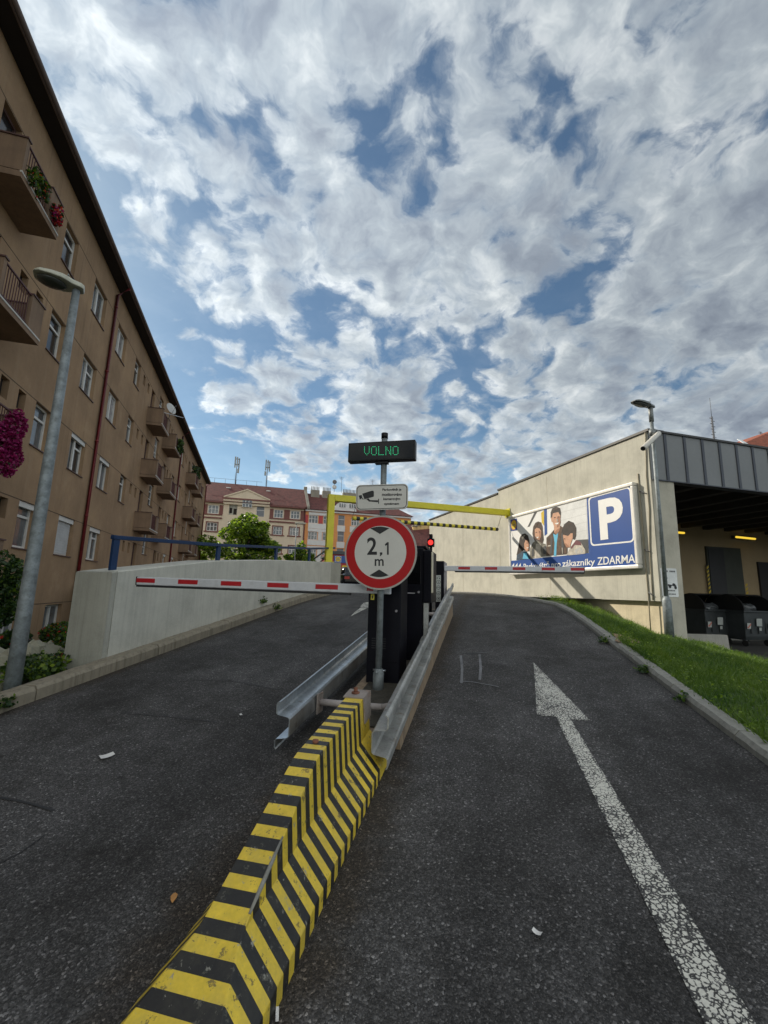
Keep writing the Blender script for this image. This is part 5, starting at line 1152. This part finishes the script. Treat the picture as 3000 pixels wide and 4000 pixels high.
for px_, h_, lab in ((1306, 0, 'dark round dish on a pole among the chimneys of the orange house'),):
    p = atY(px_, 1900, YF+6.5); t = thing('satellite_dish', p-UP*.6, lab, 'satellite dish'); mb = MB(); mb.tube([p-UP*1.2, p+UP*1.0], .05, 'mast', 6); mb.build('pole', t)
    for dz, mt in ((.9, 'mast'), (-.15, 'dish')):
        mb = MB(); mb.ball(p+UP*dz+V((0, -.12, 0)), .45, .12, .45, mt); mb.build('reflector', t)
for px_, y0, y1, lab in ((1334, 1910, 1862, 'thin aerial on the ridge of the orange house'),  (1455, 1890, 1873, 'small aerial on the orange house roof above the camera notice')):
    p, q = atY(px_, y0, YF+6.8), atY(px_, y1, YF+6.8); t = thing('aerial', p-UP*.8, lab, 'aerial'); mb = MB(); mb.tube([p-UP*.8, q], .035, 'mast', 6); mb.build('pole', t); mb = MB()
    for i in range(3): mb.box(q.x-.5+.1*i, q.x+.5-.1*i, q.y-.02, q.y+.02, q.z-.12-.2*i, q.z-.08-.2*i, 'mast')
    mb.build('rods', t)
# red roofed house beyond the market wall end
p0 = atY(1606, 2170, 58); p1 = atY(1690, 2160, 58)
t = thing('chimney_house', (p0.x+6, 62, 1.5), 'low house with a steep red roof and yellow chimneys behind the ticket machine', 'house')
x0 = p0.x-1; zE = atY(1640, 2165, 58).z; zR = atY(1640, 2062, 64).z
mb = MB(); mb.box(x0, x0+14, 58.3, 70, 1.5, zE, 'fyell'); mb.build('wall', t)
mb = MB(); mb.mesh([(x0-.5, 57.8, zE-.2), (x0+14, 57.8, zE-.2), (x0+14, 64, zR+2), (x0-.5, 64, zR), (x0-.5, 70, zE), (x0+14, 70, zE)], [(0,1,2,3), (3,2,5,4), (0,3,4)], 'roof'); r_o = mb.build('roof', t)
for x in (1618, 1632, 1646, 1662, 1676):
    p = atY(x, 2058-(x-1618)*.25, 63); mb = MB(); mb.box(p.x-.32, p.x+.32, 62.6, 63.6, p.z-3.2, p.z, 'fyell'); mb.box(p.x-.38, p.x+.38, 62.5, 63.7, p.z+.001, p.z+.16, 'chim'); mb.build('chimney', r_o)
# house with red roof above the fascia
p = [atY(x, y, 45) for x, y in ((2850,1738),(2990,1690),(3060,1640))]
t = thing('hipped_house', (p[1].x, 50, 1), 'orange red tiled roof rising behind the grey fascia at the picture edge', 'house')
mb = MB(); mb.box(p[0].x+1.5, p[0].x+38, 46, 60, 0, p[0].z-.35, 'fcream'); mb.build('wall', t)
q_ = atY(3070, 1662, 53)
mb = MB(); mb.mesh([(p[0].x+.6, 45, p[0].z-.3), (p[0].x+40, 45, p[0].z-.3), (p[0].x+32, 53, q_.z), (q_.x, 53, q_.z), (p[0].x+.6, 61, p[0].z-.3), (p[0].x+40, 61, p[0].z-.3)], [(0,1,2,3), (3,2,5,4), (0,3,4), (1,5,2)], 'roofo'); r_o = mb.build('roof', t)
for q in ((2905, 1733), (2945, 1742)):
    c = atY(*q, 46.2); mb = MB(); mb.fbox(c, (.9, 0, 0), (0, .9, .95), (0, -.05, .06), 'plgrey'); mb.build('skylight', r_o)
c = atY(2972, 1700, 51); t = thing('roof_aerial', c-UP*1, 'aerial above the orange red roof at the picture edge', 'aerial'); mb = MB(); mb.tube([c-UP*2, c+UP*.6], .06, 'mast', 6); mb.build('pole', t); mb = MB(); mb.box(c.x-.5, c.x+.5, c.y-.03, c.y+.03, c.z+.3, c.z+.36, 'mast'); mb.box(c.x-.4, c.x+.4, c.y-.03, c.y+.03, c.z+.5, c.z+.56, 'mast'); mb.build('rods', t)
a_, b_ = atY(2792, 1740, 40), atY(2781, 1628, 40); t = thing('lattice_mast', V((a_.x, 40, 3)), 'tall stepped radio mast rising behind the grey fascia', 'antenna mast')
mb = MB(); mb.tube([V((a_.x, 40, 3)), V((a_.x, 40, b_.z))], .11, 'mast', 8); mb.tube([V((a_.x, 40, b_.z)), V((a_.x, 40, atY(2775, 1555, 40).z))], .03, 'mast', 6); mb.build('pole', t)
mb = MB()
for i in range(9): z = b_.z-.25-i*.36; sg_ = 1 if i % 2 else -1; mb.box(a_.x-.3+.1*sg_, a_.x+.3+.1*sg_, 39.97, 40.03, z, z+.06, 'mast')
mb.build('steps', t)
# shop pavilion and dark car behind the signs
p = [atY(x, y, 42) for x, y in ((1296,2290),(1372,2155),(1300,2157),(1345,2194))]
x0 = p[0].x-.1; zt2 = atY(1320, 2153, 42).z
t = thing('shop_pavilion', (x0+3, 44, 1.5), 'red shop pavilion with blue sign and yellow emblem, half behind the height limit sign', 'shop')
mb = MB(); mb.box(x0, x0+9, 42.05, 49, 1.5, zt2-.3, 'fred'); mb.build('wall', t)
mb = MB(); mb.box(x0-.1, x0+9.1, 41.9, 49.2, zt2-.299, zt2, 'pgrey'); mb.build('roof', t)
a_, b_ = atY(1304, 2198, 42.03), atY(1352, 2172, 42.03); mb = MB(); mb.box(a_.x, a_.x+2.2, 42.0, 42.05, a_.z, b_.z, 'poster_blue'); s_o = mb.build('sign_board', t)
c = atY(1321, 2184, 41.99); r_ = .24; mb = MB(); mb.box(c.x-r_*1.2, c.x+r_*1.2, 41.985, 41.999, c.z-r_*1.2, c.z+r_*1.2, 'whitep'); mb.box(c.x-r_*1.05, c.x+r_*1.05, 41.975, 41.984, c.z-r_*1.05, c.z+r_*1.05, 'poster_blue'); mb.disc(V((c.x, 41.97, c.z)), (1, 0, 0), UP, r_*.98, 'pyel', 28)
put_text(mb, 'LiDL', (c.x-r_*.75, 41.965, c.z-r_*.2), (c.x+r_*.75, 41.965, c.z-r_*.2), (c.x-r_*.75, 41.965, c.z+r_*.22), 'poster_blue', .02); mb.build('emblem', s_o)
a_ = atY(1336, 2216, 42.0); mb = MB(); mb.box(a_.x, a_.x+5, 41.99, 42.04, a_.z, a_.z+.18, 'pyel'); mb.build('lit_band', t)
mb = MB(); mb.box(a_.x-.4, a_.x+5, 41.98, 42.04, 1.55, a_.z-.15, 'paned'); mb.build('shop_window', t)
q = atY(1337, 2275, 26); cx = q.x+.95; zc = 1.512
t = thing('parked_car', (cx, 28, zc), 'dark car parked beyond the end of the ramp wall, seen from behind', 'car')
secs = [(26.0,.80,.55,.92),(26.15,.86,.30,1.0),(26.5,.88,.25,1.02),(27.0,.88,.22,1.03),(28.6,.88,.22,1.0),(29.6,.87,.24,.96),(30.2,.80,.35,.86)]
mb = MB(); mb.loft([[V((cx+w_*k_[0], y, zc+k_[1])) for k_ in ((-1, z0), (-1, z1-.1), (-.9, z1), (.9, z1), (1, z1-.1), (1, z0))] for y, w_, z0, z1 in secs], 'carb', True, True)
mb.loft([[V((cx-w_, y, zc+.98)), V((cx-w_*.82, y+dy, zc+z1)), V((cx+w_*.82, y+dy, zc+z1)), V((cx+w_, y, zc+.98))] for y, w_, z1, dy in ((26.3,.78,1.05,.3),(26.5,.8,1.42,.2),(27.6,.8,1.46,0),(28.5,.78,1.40,-.2),(29.2,.76,1.05,-.3))], 'paned', True, True); mb.build('body', t)
for sx_ in (-.68, .68): mb = MB(); mb.box(cx+sx_-.15, cx+sx_+.15, 25.98, 26.05, zc+.68, zc+.84, 'tail'); mb.build('tail_lamp', t)
for sx_ in (-.8, .8):
    for y in (26.9, 29.3): mb = MB(); mb.tube([(cx+sx_-.1, y, zc+.31), (cx+sx_+.1, y, zc+.31)], .31, 'tyre', 18); w_o = mb.build('wheel', t); mb = MB(); mb.tube([(cx+sx_-.105, y, zc+.31), (cx+sx_+.105, y, zc+.31)], .19, 'chrome', 14); mb.build('rim', w_o)
# car park lamp and striped boards
a_, b_ = atY(1150, 2192, 55), atY(1156, 2044, 55); t = thing('street_lamp', V((a_.x, 55, 1.5)), 'thin distant street lamp standing in front of the cream house', 'street lamp', 'car park lamps')
mb = MB(); mb.tube([V((a_.x, 55, 1.5)), V((a_.x, 55, b_.z))], .07, 'lampsteel', 8, r2=.05); mb.build('pole', t); mb = MB(); mb.cbox(V((a_.x+.45, 55, b_.z+.05)), V((1.3, 0, 0)), V((0, .35, 0)), UP*.16, 'lamphead'); mb.build('lamp_head', t)
p, q = atY(1258, 2196, 20), atY(1278, 2150, 20); t = thing('warning_board', (p.x, 20, 1.5), 'pale red and white slanted boards just behind the yellow gantry post', 'warning board')
mb = MB()
for i in range(4): z = p.z-.05+i*.15; mb.fbox((p.x, 20, z), (q.x-p.x+.25, 0, .14), (0, .03, 0), (0, 0, .075), 'pinkw' if i % 2 == 0 else 'ink')
mb.build('board', t); mb = MB(); mb.box(p.x+.1, p.x+.14, 20.03, 20.07, 1.5, q.z, 'mast'); mb.build('post', t)
p, q = atY(1225, 2184, 18.5), atY(1266, 2155, 18.5); mb = MB(); mb.tube([p, q], .035, 'wood', 6); mb.tube([p+V((.25, 0, -.12)), q+V((.2, 0, -.18))], .03, 'wood', 6)
tag(mb.build('stair_handrail'), 'dark slanting handrail between the small bright bush and the yellow gantry post', 'handrail')

# ================================================================== TREES
def tree(name, label, base, h, crown, n, lsz, mts, trunk, seed, group=None):
    rnd = random.Random(seed); t = thing(name, base, label, 'tree', group); base = V(base)
    cz, rx, ry_, rz = crown; c = base+UP*cz
    mb = MB(); mb.tube([base, base+UP*h*.25, base+UP*h*.55+V((.1, 0, 0)), base+UP*h*.85], [trunk, trunk*.8, trunk*.5, trunk*.15], 'bark', 10)
    cl = []
    for i in range(46):
        v = V((rnd.gauss(0, 1), rnd.gauss(0, 1), rnd.gauss(0, 1))).normalized(); k_ = rnd.uniform(.45, 1.0)
        wv = 1 - .45*max(0, v.z)*1 
        p = c+V((v.x*rx*k_*wv, v.y*ry_*k_*wv, v.z*rz*k_)); cl.append((p, rnd.uniform(.15, .31)))
        if i % 2 == 0: mb.tube([base+UP*h*rnd.uniform(.25, .5), (base+UP*h*.5).lerp(p, .5)+UP*.2, p], trunk*.28, 'bark', 6, r2=trunk*.06)
    mb.build('trunk', t)
    mb = MB()
    for _ in range(n):
        p, k_ = rnd.choice(cl); v = V((rnd.gauss(0, 1), rnd.gauss(0, 1), rnd.gauss(0, 1))).normalized()*rnd.uniform(.35, 1)**.5
        q = p+V((v.x*rx*k_, v.y*rx*k_, v.z*rz*k_*.8)); a = V((rnd.gauss(0, 1), rnd.gauss(0, 1), rnd.gauss(0, .6))).normalized(); nn = V((rnd.gauss(0, 1), rnd.gauss(0, 1), abs(rnd.gauss(0, 1))+.4)).normalized(); b = nn.cross(a)
        if b.length < .1: continue
        b.normalize(); s = lsz*rnd.uniform(.6, 1.3); mb.poly([q-a*s, q+b*s*.6, q+a*s*1.1, q-b*s*.6], rnd.choice(mts))
    mb.build('crown', t)
YT = 57
a_, b_, c_ = atY(935, 1995, YT), atY(765, 2120, YT), atY(1130, 2080, YT)
tree('broadleaf_tree', 'large bright green tree in front of the cream house', ((b_.x+c_.x)/2-.3, YT, 1.5), a_.z-1.5, ((a_.z-1.5)*.53, (c_.x-b_.x)*.46, 3.6, (a_.z-1.5)*.47), 15000, .20, ['leaf', 'leafy', 'leafy', 'leafd'], .28, 4)
a_ = atY(1195, 2110, YT-2)
tree('broadleaf_tree', 'darker lower tree beside the large bright green one', (a_.x-.3, YT+1, 1.5), 5.4, (3.0, 2.3, 2.0, 2.6), 5000, .18, ['leaf', 'leafy', 'leafd'], .16, 9)
a_ = atY(1213, 2150, 30)
tree('young_tree', 'small bright bush-like tree between the railing end and the yellow gantry post', (a_.x, 30, 1.5), 2.3, (1.5, .62, .6, 1.0), 1800, .09, ['leafy', 'leaf', 'leafy'], .07, 5)
for i, (x, y, lab) in enumerate(((770, 2165, 'bright hedge bush behind the ramp wall below the brown house corner'), (790, 2185, 'low yellow green bush at the corner of the brown house'))):
    a_ = atY(x, y, 61); clump('bush', (a_.x, 61, a_.z-.6), (1.3, .9, 1.1), 1500, .12, (('leafy', .6, 1), ('leaf', .4, 1)), lab, 'bush', 'bushes at the car park edge', .05)

# ================================================================== LITTER
def scrap(name, px_, py_, w, l, mt, label, curl=.01):
    p = roadpt(px_, py_, .006); a = random.uniform(0, pi); u = V((cos(a), sin(a), 0)); v = V((-sin(a), cos(a), 0)); nrm = (UP-D*G).normalized()
    u = (u-nrm*u.dot(nrm)).normalized(); v = nrm.cross(u); mb = MB(); pts = []
    for j in range(5):
        t_ = j/4-.5; z = curl*(t_*2)**2+.004; pts.append([p+u*l*t_-v*w/2+nrm*z, p+u*l*t_+v*w/2*(1-.2*(j == 4))+nrm*(z+curl*.3)])
    for q, r_ in zip(pts[:-1], pts[1:]): mb.poly([q[0], r_[0], r_[1], q[1]], mt)
    tag(mb.build(name), label, 'litter')
random.seed(21)
scrap('paper_scrap', 418, 2955, .055, .085, 'paper', 'white curled paper scrap lying on the asphalt of the boom lane', .006)
scrap('paper_scrap', 2098, 3648, .022, .035, 'paper', 'tiny white paper scrap on the asphalt beside the shaft of the long arrow', .006)
scrap('paper_scrap', 942, 2794, .02, .035, 'paper', 'small white shred on the asphalt near the clean guardrail', .004)
p = roadpt(678, 3512, .006); mb = MB(); u = (DS).normalized(); v = E; lf = [(-.030, 0), (-.014, .011), (.006, .013), (.026, .004), (.034, 0), (.022, -.007), (.002, -.012), (-.016, -.008)]
mb.poly([p+u*(a*.8+b*.5)+v*(b-a*.4)+UP*(.004+abs(b)*.6) for a, b in lf], 'leafdry'); tag(mb.build('fallen_leaf'), 'dry orange leaf lying on the asphalt beside the striped divider', 'leaf')
scrap('cigarette_butt', 1083, 3970, .010, .045, 'paper', 'pale butt lying against the foot of the striped divider', .003)
SKYSTR = .07; SKYTINT = (.74, .94, .98); CLOUD = .70; BACK = 2.6; SUNSTR = 3.7; EXPO = .45
BLOBS = [  # photograph pixel, radius in pixels, strength (below 0 opens the deck)
 (150, 480, 180, -.14), (330, 780, 120, -.16), (480, 1080, 130, -.20), (600, 1300, 150, -.18), (740, 1640, 170, -.32), (850, 1800, 170, -.32), (1010, 1870, 110, -.26), (1200, 1900, 120, -.10),
 (1050, 830, 120, -.12), (1230, 1120, 120, -.10), (1450, 1230, 120, -.12), (1760, 1380, 160, -.22), (1800, 1500, 90, -.16), (2280, 1110, 120, -.15), (2080, 1130, 130, -.16), (1400, 400, 80, -.08), (2130, 320, 70, -.10), (2590, 260, 60, -.16), (1880, 230, 60, -.03), (700, 240, 120, -.06), (1500, 250, 80, -.06), (2420, 950, 70, -.08), (830, 420, 80, -.05), (2150, 560, 90, -.14),
 (420, 330, 170, .08), (700, 760, 230, .05), (1000, 1420, 200, .05), (1450, 1620, 230, .12), (1750, 650, 380, .09), (2500, 600, 420, .11), (2750, 1250, 420, .20), (2150, 1600, 300, .09), (1200, 120, 300, .08), (470, 1480, 70, .2), (560, 1700, 60, .16), (830, 1790, 50, .24)]
# ================================================================== SKY, SUN, CAMERA
SUN = V((1, -1.33, -1.05)).normalized()      # direction the light travels
to_sun = -SUN; el = math.asin(to_sun.z); az = math.atan2(to_sun.x, to_sun.y)
wd = bpy.data.worlds.new('World'); sc.world = wd; wd.use_nodes = True; nt = wd.node_tree
for n in list(nt.nodes): nt.nodes.remove(n)
def wn(t, **k):
    q = nt.nodes.new(t)
    for a, v in k.items(): setattr(q, a, v)
    return q
def wl(a, b): nt.links.new(a, b)
def wm(op, a, b=0, c=0, clamp=False):
    q = wn('ShaderNodeMath', operation=op, use_clamp=clamp)
    for i, v in enumerate((a, b, c)):
        if hasattr(v, 'is_linked'): wl(v, q.inputs[i])
        else: q.inputs[i].default_value = v
    return q.outputs[0]
def wvm(op, a, b):
    q = wn('ShaderNodeVectorMath', operation=op)
    for i, v in enumerate((a, b)):
        if hasattr(v, 'is_linked'): wl(v, q.inputs[i])
        else: q.inputs[i].default_value = v
    return q.outputs['Value'] if op == 'DOT_PRODUCT' else q.outputs[0]
def wramp(f, stops):
    q = wn('ShaderNodeValToRGB'); wl(f, q.inputs[0]); cr = q.color_ramp
    while len(cr.elements) < len(stops): cr.elements.new(.5)
    for e, (p, c) in zip(cr.elements, stops): e.position = p; e.color = (*c, 1) if isinstance(c, tuple) else (c, c, c, 1)
    return q.outputs[0]
def wmix(f, a, b, mode='MIX'):
    q = wn('ShaderNodeMix', data_type='RGBA', blend_type=mode, clamp_factor=True)
    for i, v in ((0, f), (6, a), (7, b)):
        if hasattr(v, 'is_linked'): wl(v, q.inputs[i])
        else: q.inputs[i].default_value = v if i == 0 else (*v, 1)
    return q.outputs[2]
sky = wn('ShaderNodeTexSky', sky_type='NISHITA'); sky.sun_disc = False; sky.sun_elevation = el; sky.sun_rotation = az
sky.air_density = 1.0; sky.dust_density = .6; sky.ozone_density = 1.6; sky.altitude = 200
dirn = wn('ShaderNodeTexCoord').outputs['Generated']
dirn = wvm('NORMALIZE', dirn, (0, 0, 0)); sep = wn('ShaderNodeSeparateXYZ'); wl(dirn, sep.inputs[0])
zc_ = wm('ADD', wm('MAXIMUM', sep.outputs['Z'], 0.0), .34)
cmb = wn('ShaderNodeCombineXYZ'); wl(wm('DIVIDE', sep.outputs['X'], zc_), cmb.inputs[0]); wl(wm('DIVIDE', sep.outputs['Y'], zc_), cmb.inputs[1]); P = cmb.outputs[0]
wp = wn('ShaderNodeTexNoise'); wp.inputs['Scale'].default_value = 7.; wp.inputs['Detail'].default_value = 5; wl(P, wp.inputs['Vector'])
wps = wn('ShaderNodeVectorMath', operation='SCALE'); wl(wvm('SUBTRACT', wp.outputs['Color'], (.5, .5, .5)), wps.inputs[0]); wps.inputs[3].default_value = .13
Pw = wvm('ADD', P, wps.outputs[0])
def wnoise(vec, s, det, ro, dist=0., off=(0, 0, 0)):
    q = wn('ShaderNodeTexNoise'); q.inputs['Scale'].default_value = s; q.inputs['Detail'].default_value = det; q.inputs['Roughness'].default_value = ro; q.inputs['Distortion'].default_value = dist
    wl(wvm('ADD', vec, off), q.inputs['Vector']); return q.outputs['Fac']
OFF = (3.7, 1.3, 0)
so = (to_sun.x*.045, to_sun.y*.045, 0)
n1 = wnoise(Pw, 3.6, 12, .60, .0, OFF)
n1s = wnoise(Pw, 3.6, 6, .60, .0, tuple(a+b for a, b in zip(OFF, so)))
n1c = wnoise(Pw, 3.6, 6, .60, .0, OFF)
vq = wn('ShaderNodeTexVoronoi', feature='F1'); vq.inputs['Scale'].default_value = 10.; vq.inputs['Detail'].default_value = 1.5; vq.inputs['Roughness'].default_value = .5; wl(wvm('ADD', Pw, (3, 7, 0)), vq.inputs['Vector'])
nh = wnoise(Pw, 19.0, 7, .62, 0, (2, 5, 0))
nf = wm('ADD', wm('MULTIPLY', nh, .55), wm('MULTIPLY_ADD', vq.outputs['Distance'], -.55, .50))
dens = wm('MULTIPLY_ADD', wm('ADD', wm('MULTIPLY_ADD', n1, .60, -.30), wm('MULTIPLY_ADD', nf, .40, -.20)), 1.95, .655)
wq = wn('ShaderNodeTexNoise'); wq.inputs['Scale'].default_value = 1.6; wq.inputs['Detail'].default_value = 6; wq.inputs['Roughness'].default_value = .65; wl(P, wq.inputs['Vector'])
wsc = wn('ShaderNodeVectorMath', operation='SCALE'); wl(wvm('SUBTRACT', wq.outputs['Color'], (.5, .5, .5)), wsc.inputs[0]); wsc.inputs[3].default_value = .42
dwarp = wvm('NORMALIZE', wvm('ADD', dirn, wsc.outputs[0]), (0, 0, 0))
# broad openings and banks of the cloud deck (directions measured from the photograph)
bias = 0.0
for x, y, r_, amp in BLOBS:
    d = ray(x, y).normalized(); k_ = 1/(1-cos(r_/F))
    g = wm('POWER', math.e, wm('MULTIPLY', wm('SUBTRACT', wvm('DOT_PRODUCT', dwarp, tuple(d)), 1.0), k_))
    bias = wm('MULTIPLY_ADD', g, amp, bias)
dens = wm('ADD', dens, bias)
cover = wramp(dens, [(.33, .06), (.42, .30), (.51, .76), (.64, 1.)])
lit = wm('MULTIPLY_ADD', wm('SUBTRACT', n1c, n1s), 4.2, .5, True)
thick = wramp(dens, [(.48, 0.), (.86, 1.)])
nb_ = wnoise(P, 1.1, 3, .5, 0, (1.7, 8.2, 0))
shade = wm('ADD', wm('MULTIPLY', lit, .62), wm('MULTIPLY', wm('SUBTRACT', 1.0, thick), .38))
shade = wm('ADD', shade, wm('MULTIPLY', wm('SUBTRACT', nb_, .5), .55), 0, True)
d_s = wvm('DOT_PRODUCT', dirn, tuple(to_sun)); glow = wm('POWER', wm('MAXIMUM', d_s, 0.), 2.5)
ccol = wramp(shade, [(0., (.20, .235, .295)), (.3, (.285, .33, .39)), (.58, (.42, .475, .52)), (.82, (.64, .685, .705)), (1., (.88, .91, .90))])
# unseen clouds behind the camera, brightened and warmed to fill the shaded ground
fbk = wm('MULTIPLY_ADD', wm('MAXIMUM', wvm('DOT_PRODUCT', dirn, tuple((V((-fw.x, -fw.y, .25))).normalized())), 0.), BACK, 1.0)
low = wramp(sep.outputs['Z'], [(.05, .30), (.45, 0.)])
gl = wm('ADD', wm('MULTIPLY_ADD', glow, .75, fbk), wm('MULTIPLY', low, 1.0)); warmf = wm('MULTIPLY', wm('SUBTRACT', fbk, 1.0), .5, 0, True)
ccol = wvm('MULTIPLY', ccol, wn('ShaderNodeCombineXYZ').outputs[0]) if False else wmix(1.0, ccol, (CLOUD, CLOUD, CLOUD), 'MULTIPLY')
ccol = wmix(warmf, ccol, wmix(1.0, ccol, (1.10, 1.0, .86), 'MULTIPLY'))
sc_n = wn('ShaderNodeVectorMath', operation='SCALE'); wl(ccol, sc_n.inputs[0]); wl(gl, sc_n.inputs[3]); ccol = sc_n.outputs[0]
skyc = wmix(1.0, sky.outputs[0], SKYTINT, 'MULTIPLY')
hz = wramp(sep.outputs['Z'], [(0., .9), (.10, .55), (.34, 0.)])
skyc = wmix(hz, skyc, tuple(x/SKYSTR for x in (.42, .60, .76)))
ccol2 = wn('ShaderNodeVectorMath', operation='SCALE'); wl(ccol, ccol2.inputs[0]); ccol2.inputs[3].default_value = 1/SKYSTR
fin = wmix(cover, skyc, ccol2.outputs[0])
bg = wn('ShaderNodeBackground'); wl(fin, bg.inputs[0]); bg.inputs[1].default_value = SKYSTR
wl(bg.outputs[0], wn('ShaderNodeOutputWorld').inputs[0])
ld = bpy.data.lights.new('sun', 'SUN'); ld.energy = SUNSTR; ld.angle = rad(.55); ld.color = (1, .91, .76)
lo_ = bpy.data.objects.new('sun', ld); col.objects.link(lo_); lo_.rotation_euler = SUN.to_track_quat('-Z', 'Y').to_euler(); lo_.location = (-20, 20, 40)
cd = bpy.data.cameras.new('camera'); cam = bpy.data.objects.new('camera', cd); col.objects.link(cam)
cd.sensor_fit = 'HORIZONTAL'; cd.sensor_width = 36; cd.lens = F/3000*36; cd.clip_start = .05; cd.clip_end = 3000
cam.matrix_world = Matrix(((rt.x, up.x, -fw.x, CAM.x), (rt.y, up.y, -fw.y, CAM.y), (rt.z, up.z, -fw.z, CAM.z), (0, 0, 0, 1)))
sc.camera = cam
sc.render.resolution_x = 768; sc.render.resolution_y = 1024
sc.view_settings.view_transform = 'Standard'; sc.view_settings.look = 'None'; sc.view_settings.exposure = EXPO; sc.view_settings.gamma = 1
sc.render.engine = 'CYCLES'
try: sc.cycles.use_denoising = True
except Exception: pass
sc.cycles.max_bounces = 6; sc.cycles.diffuse_bounces = 3; sc.cycles.glossy_bounces = 3; sc.cycles.transmission_bounces = 4
